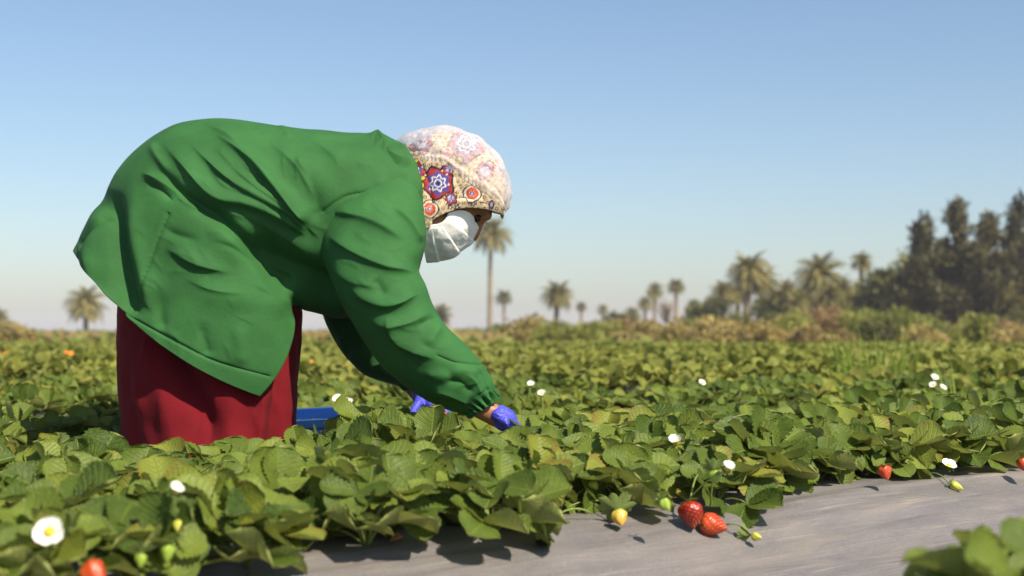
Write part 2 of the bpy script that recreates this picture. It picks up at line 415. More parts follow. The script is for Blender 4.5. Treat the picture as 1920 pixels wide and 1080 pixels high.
for ri in range(10):
    mem = sorted([p for p in plants if p[2] == ri], key=lambda p: p[3]); k = 0
    for p in mem:
        inside = 0 <= p[3] <= 1920
        if ri == 0: tag(p[0], 'blurred strawberry plant at the bottom right, %s from the left' % ordinals[mem.index(p)], 'plant', 'strawberry plants'); continue
        where = rown[ri] if ri < 6 else '%s row of the bed behind the picker' % ordinals[ri - 6]
        if inside and k < 20: tag(p[0], 'plant %s from the left in the %s' % (ordinals[k], where), 'plant', 'strawberry plants'); k += 1
        elif inside: tag(p[0], 'plant near the right end of the %s' % where, 'plant', 'plants far along the %s' % where)
        else: tag(p[0], 'plant cut by the picture edge, %s' % where, 'plant', 'plants cut by the edge, %s' % where)
for p in plants:
    if p[2] > 9:
        b = (p[2] - 6) // 4
        tag(p[0], 'small leafy strawberry plant in the %s bed beyond the picker' % ordinals[b], 'plant', 'strawberry plants in the %s bed beyond' % ordinals[b])

# the rest of the field: leaflets as one mass
TV = np.array([(0, 0, 0), (.42, .25, .10), (.5, .62, .13), (.22, .98, .02), (-.22, .98, .02), (-.5, .62, .13), (-.42, .25, .10), (0, .55, -.03)])
TF = np.array([(7, 0, 1), (7, 1, 2), (7, 2, 3), (7, 3, 4), (7, 4, 5), (7, 5, 6), (7, 6, 0)])
def scatter_leaves(P, size, rg, up=.75, TV=TV, TF=TF, face=0):
    n = len(P)
    a = rg.uniform(0, 2 * np.pi, n); tilt = rg.normal(0, .75, n); roll = rg.normal(0, .55, n)
    ca, sa, ct, st, cr, sr = np.cos(a), np.sin(a), np.cos(tilt), np.sin(tilt), np.cos(roll), np.sin(roll)
    V = np.repeat(TV[None], n, 0) * (size * rg.uniform(.7, 1.25, n))[:, None, None]
    x, y, z = V[..., 0], V[..., 1], V[..., 2]
    x, z = x * cr[:, None] + z * sr[:, None], -x * sr[:, None] + z * cr[:, None]
    y, z = y * ct[:, None] - z * st[:, None], y * st[:, None] + z * ct[:, None]
    x, y = x * ca[:, None] - y * sa[:, None], x * sa[:, None] + y * ca[:, None]
    if face: c_, s_ = math.cos(face), math.sin(face); y, z = y * c_ - z * s_, y * s_ + z * c_
    V = np.stack([x, y, z], -1) + P[:, None, :]
    Fc = TF[None] + (np.arange(n) * len(TV))[:, None, None]
    return V.reshape(-1, 3), Fc.reshape(-1, TF.shape[1])
rg = np.random.default_rng(21)
pts = []
for (x, y) in rest:
    k = 44; r = .13 * np.sqrt(rg.uniform(0, 1, k)); a = rg.uniform(0, 6.28, k)
    pts.append(np.stack([x + r * np.cos(a), y + r * np.sin(a), film_z(x, y) + .02 + (.115 - 1.8 * r * r) * rg.uniform(.35, 1.05, k)], -1))
pts = np.concatenate(pts)
V1, F1 = scatter_leaves(pts, np.full(len(pts), .052), rg, face=.42)
def wedge(n, y0, y1, px0=-500, px1=2500):
    y = np.sqrt(rg.uniform(y0 * y0, y1 * y1, n)); px = rg.uniform(px0, px1, n); return (px - CX) * y / F, y
x, y = wedge(58000, 15.6, 23); 
u = (x * NRM.x + (y - 2.1) * NRM.y); gap = np.abs(u / 1.3 - np.round(u / 1.3)) * 1.3
z = .235 + rg.uniform(.0, .09, len(x)) - np.where(gap < .22, .10, 0)
V2, F2 = scatter_leaves(np.stack([x, y, z], -1), .055 + y * .0008, rg, face=.42)
far = mesh_obj('strawberry_field', np.concatenate([V1, V2]), np.concatenate([F1, F2 + len(V1)]), M['canopy'])
tag(far, 'mass of low strawberry foliage stretching away across the field', 'field', kind='stuff')
# a taller, evenly green crop beyond the strawberries
x, y = wedge(36000, 22.6, 47)
V3, F3 = scatter_leaves(np.stack([x, y, .05 + rg.uniform(0, .13, len(x)) * np.clip((52 - y) / 28, .4, 1) + .03 * np.sin(x * .9) * np.sin(y * .4)], -1), np.full(len(x), .15), rg)
x, y = wedge(26000, 46, 120)
V4, F4 = scatter_leaves(np.stack([x, y, .04 + rg.uniform(0, .16, len(x))], -1), .16 + y * .003, rg)
V3 = np.concatenate([V3, V4]); F3 = np.concatenate([F3, F4 + len(V3) - len(V4)])
tag(mesh_obj('green_crop', V3, F3, M['crop']), 'smooth green crop beyond the strawberry rows before the palms', 'crop', kind='stuff')

# ------------------------------------------------------------------ flowers and berries (parts of the nearest plant)
def near_plant(p):
    return min((q for q in plants[:190]), key=lambda q: (q[1].xy - p.xy).length)
bpy.context.view_layer.update()
def attach(o, p):
    q = near_plant(p)[0]; COL.objects.link(o); o.parent = q; o.matrix_parent_inverse = q.matrix_world.inverted(); return o
def frame(d, roll=0):
    d = Vector(d).normalized(); q = d.to_track_quat('Z', 'Y').to_matrix(); return q @ Matrix.Rotation(roll, 3, 'Z')
def petal_grid(L, Wd, cup, pw=.5, n=7, m=7, tip=2.2):
    v = np.linspace(0, 1, n)[:, None]; u = np.linspace(-1, 1, m)[None]
    w = (v ** pw) * (np.clip(1 - v ** tip, 0, 1) ** .6); w = w / w.max() * Wd / 2
    V = np.stack([u * w, v * L + 0 * u, cup * L * v ** 2 + .25 * w * u ** 2], -1).reshape(-1, 3)
    UV = np.stack([u * .5 + .5 + 0 * v, v + 0 * u], -1).reshape(-1, 2)
    return V, [tuple(q) for q in grid_faces(n, m)], UV
def ring_of(n, L, Wd, cup, elev, pw, tip, rgn, r0=.003):
    mb = MB()
    for k in range(n):
        V, f, UV = petal_grid(L * rgn.uniform(.85, 1.1), Wd, cup, pw, 7, 7, tip)
        Rm = np.array(Matrix.Rotation(6.283 * k / n + rgn.uniform(-.15, .15), 3, 'Z') @ Matrix.Rotation(elev + rgn.uniform(-.15, .15), 3, 'X'))
        V[:, 1] += r0
        mb.add((V @ Rm.T).tolist(), f, UV.tolist())
    return mb
def dome(r, hgt, n=14, m=6):
    mb = MB(); v = []; f = []
    for i in range(m):
        a = i / (m - 1) * math.pi / 2
        for j in range(n): v.append((r * math.cos(a) * math.cos(6.283 * j / n), r * math.cos(a) * math.sin(6.283 * j / n), hgt * math.sin(a)))
    for i in range(m - 1):
        for j in range(n): f.append((i * n + j, i * n + (j + 1) % n, (i + 1) * n + (j + 1) % n, (i + 1) * n + j))
    mb.add(v, f); return mb
frg = np.random.default_rng(3)
FP = [ring_of(5, .0165, .019, .10, R(q), .45, 3.2, frg).mesh('petals', M['petal']) for q in (8, 22, 40)]
FC = dome(.0062, .005).mesh('flower_centre', M['pollen'])
FS = ring_of(8, .014, .006, .0, R(-4), .5, 1.5, frg).mesh('sepals', M['sepal'])
def flower(p, d, s=1.0, v=0, stem=True, label=None):
    p = Vector(p)
    o = bpy.data.objects.new('flower', FP[v % 3]); Mx = Matrix.Translation(p) @ frame(d, frg.uniform(0, 6)).to_4x4() @ Matrix.Scale(s, 4)
    attach(o, p); o.matrix_basis = Mx
    if label: o['label'] = label
    for nm, me, dz in (('flower_centre', FC, .0012), ('sepals', FS, -.0015)):
        c = bpy.data.objects.new(nm, me); COL.objects.link(c); c.parent = o; c.location = (0, 0, dz)
    if stem:
        b = near_plant(p)[1]; a = p - Vector(d).normalized() * .003 * s
        g0 = Vector((p.x * .6 + b.x * .4, p.y * .6 + b.y * .4, max(b.z, .2) + .005)); mid = (a + g0) / 2 + Vector((0, 0, .02))
        mb = MB(); mb.tube([g0 * (1 - q) ** 2 + mid * 2 * q * (1 - q) + a * q * q for q in (0, .25, .5, .75, 1)], .0013, 5)
        attach(bpy.data.objects.new('flower_stalk', mb.mesh('flower_stalk', M['stalk'])), p)
SEEDS = [(k * 2.39996 % 6.28319, .06 + .9 * (k / 110) ** .9) for k in range(110)]
def berry_mesh(name, L, r, mat, blunt=.8, n=60, m=44):
    q = np.linspace(0, 1, m)[:, None]; a = np.linspace(0, 2 * np.pi, n + 1)[None]
    ph = r * 900
    rr = np.maximum(r * np.sin(np.pi * q ** .62) ** blunt * (1 - .12 * q), .0002) * (1 + .05 * np.sin(3 * a + ph) * np.sin(np.pi * q) + .035 * np.sin(5 * a + 9 * q + ph))
    best = np.full(rr.shape, 9.0)
    for sa, sq in SEEDS:
        da = np.abs((a - sa + np.pi) % (2 * np.pi) - np.pi) * rr; dq = (q - sq) * L * 1.15; best = np.minimum(best, np.hypot(da, dq))
    pit = np.exp(-(best / (r * .085)) ** 2); rr = rr - pit * r * .06
    V = np.stack([rr * np.cos(a), rr * np.sin(a), -L * q + 0 * a], -1).reshape(-1, 3)
    base, tip, seed = BERRY[mat]; w = np.clip(q * 1.1 + .12 * np.sin(2 * a + ph), 0, 1)[..., None]
    c = np.array(base) * w + np.array(tip) * (1 - w); sd = np.clip(1.6 * np.exp(-(best / (r * .055)) ** 2) - .3, 0, 1)[..., None]
    c = c * (1 - sd) + np.array(seed) * sd
    return make_mesh(name, V, grid_faces(m, n + 1), M['berry_skin'], True, None, c.reshape(-1, 3))
def berry(p, d, L, r, mat, sep=9, sl=.016, elev=-10, stalk_to=None, label=None, blunt=.8):
    """d points from the calyx end to the tip"""
    p = Vector(p); fr = frame(-Vector(d), frg.uniform(0, 6)).to_4x4()
    o = bpy.data.objects.new('berry', berry_mesh('berry', L, r, mat, blunt)); attach(o, p); o.matrix_basis = Matrix.Translation(p) @ fr
    if label: o['label'] = label
    c = bpy.data.objects.new('sepals', ring_of(sep, sl, sl * .48, -.15, R(elev), .6, 1.6, frg).mesh('sepals', M['sepal'])); COL.objects.link(c); c.parent = o; c.location = (0, 0, .0005)
    if stalk_to is not None:
        a = Vector(stalk_to); mid = (a + p) / 2 + Vector((0, 0, .018))
        mb = MB(); mb.tube([p * (1 - q) ** 2 + mid * 2 * q * (1 - q) + a * q * q for q in (0, .2, .4, .6, .8, 1)], .0015, 6)
        attach(bpy.data.objects.new('berry_stalk', mb.mesh('berry_stalk', M['stalk'])), p)
    return o
def on_film(px, py, lift=0.0):
    """the spot of the film seen at that pixel"""
    lo, hi = .8, 9.0
    for _ in range(60):
        m = (lo + hi) / 2; w = W(px, py, m)
        if w.z > film_z(w.x, w.y) + lift: lo = m
        else: hi = m
    return W(px, py, lo)
tocam = lambda p: (Vector((0, 0, H)) - p).normalized()
# ripe ones lying at the edge of the plastic
p = on_film(1338, 984, .017); berry(p + Vector((-.021, .006, .004)), (1, -.35, -.22), .046, .0205, 'red', 9, .014, 20, None, 'bright red strawberry lying on its side on the plastic', .7)
p = on_film(1298, 968, .022); berry(p + Vector((-.004, .0, .024)), (.10, -.35, -1), .046, .0215, 'deepred', 9, .015, 5, p + Vector((.02, .08, .06)), 'deep red strawberry hanging at the edge of the plastic', .75)
p = on_film(1160, 978, .012); berry(p + Vector((0, .008, .014)), (.12, -.75, -.55), .030, .0135, 'blush', 10, .034, 36, p + Vector((-.03, .1, .03)), 'yellow unripe strawberry with large upturned sepals on the plastic')
p = on_film(1030, 968, .010); berry(p + Vector((.014, .004, .002)), (-1, -.1, -.1), .027, .011, 'unripe', 7, .010, 10, p + Vector((.07, .03, .0)), 'pale green unripe berry lying at the leaf edge')
p = W(1108, 914, 2.36); berry(p + Vector((.012, 0, .005)), (-1, -.2, -.15), .025, .010, 'unripe', 7, .010, 0, p + Vector((.05, .06, -.02)))
p = W(1340, 898, 2.30); berry(p + Vector((0, .006, .012)), (.1, -.55, -.75), .024, .0105, 'greenberry', 9, .022, 40, p + Vector((0, .05, -.05)))
p = on_film(1418, 1010, .018); berry(p + Vector((-.006, .008, .004)), (.75, -.7, -.1), .020, .0075, 'unripe', 9, .024, 55, on_film(1362, 984, .012), 'small green bud with spread sepals reaching out over the plastic')
p = on_film(1790, 912, .008); berry(p + Vector((-.008, .004, .004)), (.8, -.5, -.3), .028, .0105, 'unripe', 8, .012, 5, on_film(1740, 888, .01), 'single unripe berry lying out on the plastic')
p = W(1655, 886, 2.72); berry(p + Vector((0, 0, .012)), (.2, -.5, -.8), .03, .014, 'red')
p = W(1916, 872, 3.0); berry(p + Vector((0, 0, .014)), (.2, -.5, -.8), .034, .016, 'red')
p = W(180, 1076, 1.62); berry(p + Vector((-.01, 0, .008)), (.7, -.5, -.4), .034, .0155, 'red', label='red strawberry at the very bottom of the picture')
p = W(315, 1040, 1.66); berry(p + Vector((0, 0, .012)), (.0, -.3, -1), .022, .0085, 'greenberry', 9, .018, 25)
p = W(122, 1030, 1.64); berry(p + Vector((0, 0, .008)), (.1, -.7, -.6), .021, .0085, 'unripe', 9, .020, 35)
p = W(335, 990, 1.72); berry(p + Vector((0, 0, .008)), (.1, -.7, -.6), .017, .007, 'unripe', 9, .020, 40)
p = W(300, 962, 1.78); berry(p + Vector((0, 0, .008)), (.1, -.5, -.8), .016, .006, 'unripe', 8, .014, 20)
p = W(265, 1052, 1.62); berry(p + Vector((0, 0, .008)), (.1, -.5, -.8), .016, .007, 'greenberry', 8, .016, 30)
p = W(432, 950, 1.85); berry(p + Vector((0, 0, .008)), (.1, -.5, -.8), .018, .007, 'greenberry', 9, .018, 40)
p = W(1240, 938, 2.2); berry(p, (.5, -.5, -.6), .022, .010, 'greenberry', 8, .014, 20)
# flowers
flower(W(93, 998, 1.58), (-.05, -.95, .42), 1.0, 0, True, 'open white flower facing the camera in the bottom left corner')
flower(W(328, 924, 1.72), (.4, -.35, .8), .7, 2, True, 'white flower seen from the side')
flower(W(1362, 880, 2.28), (.35, -.5, .8), .8, 2, True, 'white flower above the ripe berries')
flower(W(1267, 832, 2.55), (-.2, -.5, .8), .9, 2)
flower(W(1778, 874, 2.95), (.1, -.5, .8), .9, 1)
flower(W(634, 750, 4.7), (.1, -.8, .5), 1.1, 0); flower(W(650, 756, 4.6), (.1, -.5, .8), 1.1, 1); flower(W(800, 744, 4.0), (.1, -.6, .8), 1.1, 1)
for (a, b, Y, s) in ((995, 717, 4.6, .8), (1016, 734, 4.4, .9), (1752, 706, 5.2, 1.0), (1750, 719, 5.0, .95), (1768, 724, 5.0, .9), (1687, 763, 4.0, .9), (1316, 715, 5.4, 1), (1345, 676, 8.0, 1.3), (1373, 677, 8.2, 1.3), (205, 674, 8.0, 1.2),):
    flower(W(a, b + 3, Y), (frg.uniform(-.5, .5), -.6, .7), s * .85, int(frg.integers(2)), True)
# extra runners and small sepals low in the front row
for k in range(9):
    a = on_film(1000 + k * 18 + frg.uniform(-20, 20), 960 + frg.uniform(-14, 8) - k * 1.5, .006); b = a + Vector((frg.uniform(.03, .09), frg.uniform(.02, .08), frg.uniform(.0, .05)))
    mb = MB(); mid = (a + b) / 2 + Vector((0, 0, .02)); mb.tube([a * (1 - q) ** 2 + mid * 2 * q * (1 - q) + b * q * q for q in (0, .25, .5, .75, 1)], .0014, 5)
    attach(bpy.data.objects.new('runner', mb.mesh('runner', M['stalk'])), a)

# dry leaves on the film
for (px, py, sc, lab) in ((966, 990, 1.0, 'curled dry brown leaf lying on the plastic under the leaves'), (930, 972, .6, 'small dry brown leaf propped under green leaves'), (732, 1012, .35, 'scrap of dry brown leaf under the nearest drooping leaf')):
    p = on_film(px, py, .004); rgd = np.random.default_rng(px)
    V, UV = leaflet(.052 * sc, .045 * sc, .5, .5, .25, rgd); V[:, 2] += .008 * np.sin(V[:, 0] * 180) * np.cos(V[:, 1] * 140) * sc
    V[:, 2] -= V[:, 2].min()
    o = mesh_obj('dry_leaf', V, LF, M['dry_leaf'], uv=UV); o.location = p - Vector((0, 0, .003)); o.rotation_euler = (0, .15, rgd.uniform(0, 6)); tag(o, lab, 'leaf', 'dry leaves on the plastic')
# a torn hole in the film
p = on_film(1015, 1021, .002); v = [Vector((0, 0, 0))] + [Vector((.0105 * math.cos(a) * random.uniform(.8, 1.2), .011 * math.sin(a) * random.uniform(.8, 1.2), 0)) for a in np.linspace(0, 6.28, 12, endpoint=False)]
v = [p + q + Vector((0, 0, film_z(p.x + q.x, p.y + q.y) - film_z(p.x, p.y) + .0025)) for q in v]
mesh_obj('torn_hole', v, [(0, i, i % 12 + 1) for i in range(1, 13)], M['dark'], mulch)

# ------------------------------------------------------------------ the picker
YC = 3.3; PB = Vector((WX, YC, .05))
def crom(K, n):
    K = np.asarray(K, float); k = len(K); t = np.linspace(0, k - 1, n); i = np.clip(t.astype(int), 0, k - 2); f = (t - i)[:, None]
    P = np.concatenate([[2 * K[0] - K[1]], K, [2 * K[-1] - K[-2]]]); a, b, c, d = P[i], P[i + 1], P[i + 2], P[i + 3]
    return .5 * (2 * b + (c - a) * f + (2 * a - 5 * b + 4 * c - d) * f ** 2 + (3 * b - a - 3 * c + d) * f ** 3)
def to3(px, py, Y):
    return np.stack([(px - CX) * Y / F, Y, H + (HY - py) * Y / F], -1)
def proj(G):
    return CX + F * G[..., 0] / G[..., 1], HY - F * (G[..., 2] - H) / G[..., 1]
def loft(rings, nr, nt, yc, pw=.85):
    """rings: Bx,By, Fx,Fy, half depth, opening angle at F, bulge x,y, depth shift"""
    K = crom(rings, nr); q = np.linspace(0, 1, nt)[None]
    th0 = np.radians(np.clip(K[:, 5:6], 0, 170)); th = th0 + (2 * np.pi - 2 * th0) * q
    s = (np.cos(th0) - np.cos(th)) / (np.cos(th0) + 1); sn = np.sin(th)
    lat = np.sign(sn) * np.abs(sn) ** pw * K[:, 4:5]
    px = K[:, 2:3] + (K[:, 0:1] - K[:, 2:3]) * s + K[:, 6:7] * sn ** 2
    py = K[:, 3:4] + (K[:, 1:2] - K[:, 3:4]) * s + K[:, 7:8] * sn ** 2
    Y = yc + K[:, 8:9] - lat
    return to3(px, py, np.minimum(Y, yc + K[:, 8:9])) + np.stack([0 * Y, Y - np.minimum(Y, yc + K[:, 8:9]), 0 * Y], -1), th
def normals(G):
    a = np.gradient(G, axis=0); b = np.gradient(G, axis=1); n = np.cross(a, b); n /= np.linalg.norm(n, axis=-1, keepdims=True) + 1e-12
    c = G.mean(axis=1, keepdims=True)
    if ((G - c) * n).sum() < 0: n = -n
    return n
def seg_dist(px, py, pts):
    best = np.full(px.shape, 1e9); tt = np.zeros(px.shape); sg = np.zeros(px.shape)
    pts = np.asarray(pts, float); L = np.concatenate([[0], np.cumsum(np.linalg.norm(np.diff(pts, axis=0), axis=1))])
    for i in range(len(pts) - 1):
        a, b = pts[i], pts[i + 1]; d = b - a; l2 = (d ** 2).sum()
        t = np.clip(((px - a[0]) * d[0] + (py - a[1]) * d[1]) / l2, 0, 1)
        dx = px - a[0] - t * d[0]; dy = py - a[1] - t * d[1]; ds = np.hypot(dx, dy)
        cr = d[0] * (py - a[1]) - d[1] * (px - a[0])
        m = ds < best; best = np.where(m, ds, best); tt = np.where(m, (L[i] + t * math.sqrt(l2)) / L[-1], tt); sg = np.where(m, np.sign(cr), sg)
    return best, tt, sg
def smooth_poly(pts, n=24): return crom(pts, n)
FG = 1.0
def folds(G, N, th, FL):
    px, py = proj(G); D = np.zeros(px.shape)
    for pts, amp, w1, w2, e0, e1 in FL:
        # w1: width on the left of the travel direction (image up), w2 on the other side; e0/e1 end tapers
        d, t, sg = seg_dist(px, py, smooth_poly(pts)); w = np.where(sg < 0, w1, w2)
        tp = np.clip(t / max(e0, 1e-3), 0, 1) * np.clip((1 - t) / max(e1, 1e-3), 0, 1); tp = tp * tp * (3 - 2 * tp)
        D += amp * FG * np.where(w < 9, np.exp(-d / (w * .9)), np.exp(-(d / w) ** 1.7)) * tp
    return G + N * D[..., None]
def wob(G, N, amp, sc, seed=0):
    P = G.reshape(-1, 3); d = np.array([noise.noise((p[0] * sc + seed, p[1] * sc, p[2] * sc)) for p in P]).reshape(G.shape[:2])
    return G + N * (amp * d)[..., None]
def grid_obj(name, G, mat, parent, closed, thick=0, uv=None, col=None, offset=-1, base=PB):
    o = mesh_obj(name, G.reshape(-1, 3), grid_faces(*G.shape[:2]), mat, parent, base, uv=uv, col=col)
    bm = bmesh.new(); bm.from_mesh(o.data)
    if closed: bmesh.ops.remove_doubles(bm, verts=bm.verts, dist=2e-5)
    bmesh.ops.recalc_face_normals(bm, faces=bm.faces) if closed else None
    bm.to_mesh(o.data); bm.free()
    if thick:
        md = o.modifiers.new('thickness', 'SOLIDIFY'); md.thickness = thick; md.offset = offset
    return o

# --- body: tapered capsules fused into one surface
def cone_sphere(bm, a, b, ra, rb, n=14):
    a = Vector(a); b = Vector(b); d = (b - a).normalized() if (b - a).length > 1e-6 else Vector((0, 0, 1)); q = d.to_track_quat('Z', 'Y').to_matrix()
    rings = []
    for k in range(1, 6): w = -math.pi / 2 + k / 6 * math.pi / 2; rings.append((a + d * ra * math.sin(w), ra * math.cos(w)))
    rings.append((a, ra)); rings.append((b, rb))
    for k in range(1, 6): w = k / 6 * math.pi / 2; rings.append((b + d * rb * math.sin(w), rb * math.cos(w)))
    vv = []
    for c, r in rings: vv.append([bm.verts.new(c + q @ Vector((r * math.cos(6.2832 * j / n), r * math.sin(6.2832 * j / n), 0))) for j in range(n)])
    for i in range(len(vv) - 1):
        for j in range(n): bm.faces.new((vv[i][j], vv[i][(j + 1) % n], vv[i + 1][(j + 1) % n], vv[i + 1][j]))
    bm.faces.new(vv[0][::-1]); bm.faces.new(vv[-1])
def ellipsoid(bm, c, ax, r):
    Mx = Matrix.Translation(c) @ Matrix((ax[0] * r[0], ax[1] * r[1], ax[2] * r[2])).transposed().to_4x4()
    bmesh.ops.create_uvsphere(bm, u_segments=24, v_segments=16, radius=1, matrix=Mx)
def fuse(name, bm, mat, voxel, smooth_it=4, parent=None, base=None):
    bmesh.ops.recalc_face_normals(bm, faces=bm.faces)
    me = bpy.data.meshes.new(name); bm.to_mesh(me); bm.free(); o = bpy.data.objects.new(name, me); COL.objects.link(o)
    md = o.modifiers.new('r', 'REMESH'); md.mode = 'VOXEL'; md.voxel_size = voxel
    ms = o.modifiers.new('s', 'SMOOTH'); ms.iterations = smooth_it; ms.factor = .5
    dg = bpy.context.evaluated_depsgraph_get(); dg.update(); nm = bpy.data.meshes.new_from_object(o.evaluated_get(dg))
    bpy.data.objects.remove(o); nm.name = name; nm.materials.clear(); nm.materials.append(mat)
    nm.polygons.foreach_set('use_smooth', [True] * len(nm.polygons))
    return nm
Pp = lambda px, py, dy=0: W(px, py, YC) + Vector((0, dy, 0))
hc = Vector((.77, 0, .638)).normalized(); hf = Vector((.638, 0, -.77)).normalized(); hy = Vector((0, 1, 0)); HC = Pp(860, 354)
bm = bmesh.new()
for a, b, ra, rb in (
    (Pp(360, 400, -.05), Pp(360, 400, .05), .10, .10), (Pp(360, 400), Pp(450, 390), .11, .11), (Pp(450, 390), Pp(600, 390), .11, .12), (Pp(600, 385), Pp(680, 375), .125, .10),
    (Pp(690, 400, -.10), Pp(690, 400, .10), .055, .055), (Pp(680, 360), Pp(760, 352), .075, .055), (Pp(760, 352), Pp(835, 372), .052, .055),
    (Pp(695, 430, -.12), Pp(742, 575, -.18), .045, .042), (Pp(742, 575, -.18), Pp(905, 758, -.145), .042, .026), (Pp(905, 758, -.145), Pp(935, 775, -.145), .026, .024),
    (Pp(690, 430, .12), Pp(690, 600, .17), .045, .04), (Pp(690, 600, .18), Pp(780, 738, .12), .042, .027), (Pp(780, 738, .12), Pp(800, 748, .10), .026, .022),
    (Pp(365, 420, -.07), Pp(410, 720, -.075), .082, .058), (Pp(410, 720, -.075), Pp(335, 985, -.09), .060, .038), (Pp(335, 990, -.09), Pp(430, 1008, -.10), .036, .026),
    (Pp(365, 420, .07), Pp(410, 720, .085), .082, .058), (Pp(410, 720, .09), Pp(350, 985, .09), .060, .038), (Pp(350, 990, .09), Pp(445, 1008, .10), .036, .026),
    (HC - hc * .085 + hf * .03 - hy * .03, HC - hc * .085 + hf * .03 + hy * .03, .045, .045),          # jaw
    (HC - hc * .115 + hf * .068, HC - hc * .10 + hf * .05, .022, .035),                              # chin
    (HC + hf * .088 - hc * .004, HC + hf * .106 - hc * .044, .010, .0135),                           # nose
    (HC + hf * .083 - hc * .052 - hy * .02, HC + hf * .083 - hc * .052 + hy * .02, .02, .02),          # upper lip
    (HC + hf * .083 + hc * .014 - hy * .036, HC + hf * .090 + hc * .012, .012, .012), (HC + hf * .083 + hc * .014 + hy * .036, HC + hf * .090 + hc * .012, .012, .012),   # brow
    (HC + hf * .055 - hc * .032 - hy * .045, HC + hf * .07 - hc * .036 - hy * .03, .022, .02), (HC + hf * .055 - hc * .032 + hy * .045, HC + hf * .07 - hc * .036 + hy * .03, .022, .02)):   # cheeks
    cone_sphere(bm, a, b, ra, rb)
ellipsoid(bm, HC, (hc, hf, hy), (.096, .093, .074))
me = fuse('person', bm, M['skin'], .0055, 3)
me.transform(Matrix.Translation(-PB))
person = bpy.data.objects.new('person', me); person.location = PB; COL.objects.link(person)
tag(person, 'person in a green coat, patterned headscarf and face mask bending down to pick strawberries', 'person')
for sy in (-1, 1):
    mb = bmesh.new(); bmesh.ops.create_uvsphere(mb, u_segments=14, v_segments=10, radius=.0115, matrix=Matrix.Translation(HC + hf * .080 - hc * .012 + hy * sy * .031)); m_ = bpy.data.meshes.new('eye'); mb.to_mesh(m_); mb.free(); m_.materials.append(M['eye']); link(bpy.data.objects.new('eye', m_), person, PB)
    mb = MB(); mb.tube([HC + hf * .092 + hc * .014 + hy * sy * .014, HC + hf * .092 + hc * .019 + hy * sy * .030, HC + hf * .078 + hc * .016 + hy * sy * .046], [.003, .0042, .002], 6); mb.build('eyebrow', M['brow'], person, PB)

# --- skirt
sk, th = loft([(232, 500, 545, 520, .15, 0, 0, 0, 0), (216, 585, 566, 590, .172, 0, 0, 0, 0), (220, 700, 558, 700, .178, 0, 0, 0, 0), (226, 800, 550, 800, .182, 0, 0, 0, 0), (232, 900, 547, 900, .19, 0, 0, 0, 0), (236, 990, 547, 985, .195, 0, 0, 0, 0)], 150, 220, YC, .9)
N = normals(sk)
FL = [([(318, 600), (350, 700), (392, 790), (420, 900)], -.030, 20, 26, .25, .4), ([(262, 590), (290, 690), (322, 800), (340, 920)], .012, 22, 24, .3, .3),
      ([(452, 640), (440, 720), (430, 800), (430, 920)], .016, 34, 30, .3, .3), ([(556, 580), (538, 660), (522, 740), (515, 860), (515, 980)], -.024, 12, 14, .1, .1),
      ([(500, 690), (492, 760), (480, 860)], .010, 20, 18, .4, .4), ([(240, 640), (248, 740), (258, 860)], -.006, 12, 12, .3, .3), ([(360, 640), (372, 700), (380, 760)], .006, 9, 9, .4, .4)]
krg = np.random.default_rng(12)
for k in range(18):
    x0 = krg.uniform(228, 550); y0 = krg.uniform(560, 720); l = krg.uniform(90, 240); dx = krg.uniform(-.1, .28)
    FL.append(([(x0, y0), (x0 + dx * l * .5 + krg.uniform(-6, 6), y0 + l * .5), (x0 + dx * l, y0 + l)], krg.uniform(.002, .007), krg.uniform(8, 16), krg.uniform(3, 5), .35, .35))
sk = folds(sk, N, th, FL); sk = wob(sk, normals(sk), .010, 6, 3); sk = wob(sk, normals(sk), .003, 22, 5)
grid_obj('skirt', sk, M['red_cloth'], person, True, .003)

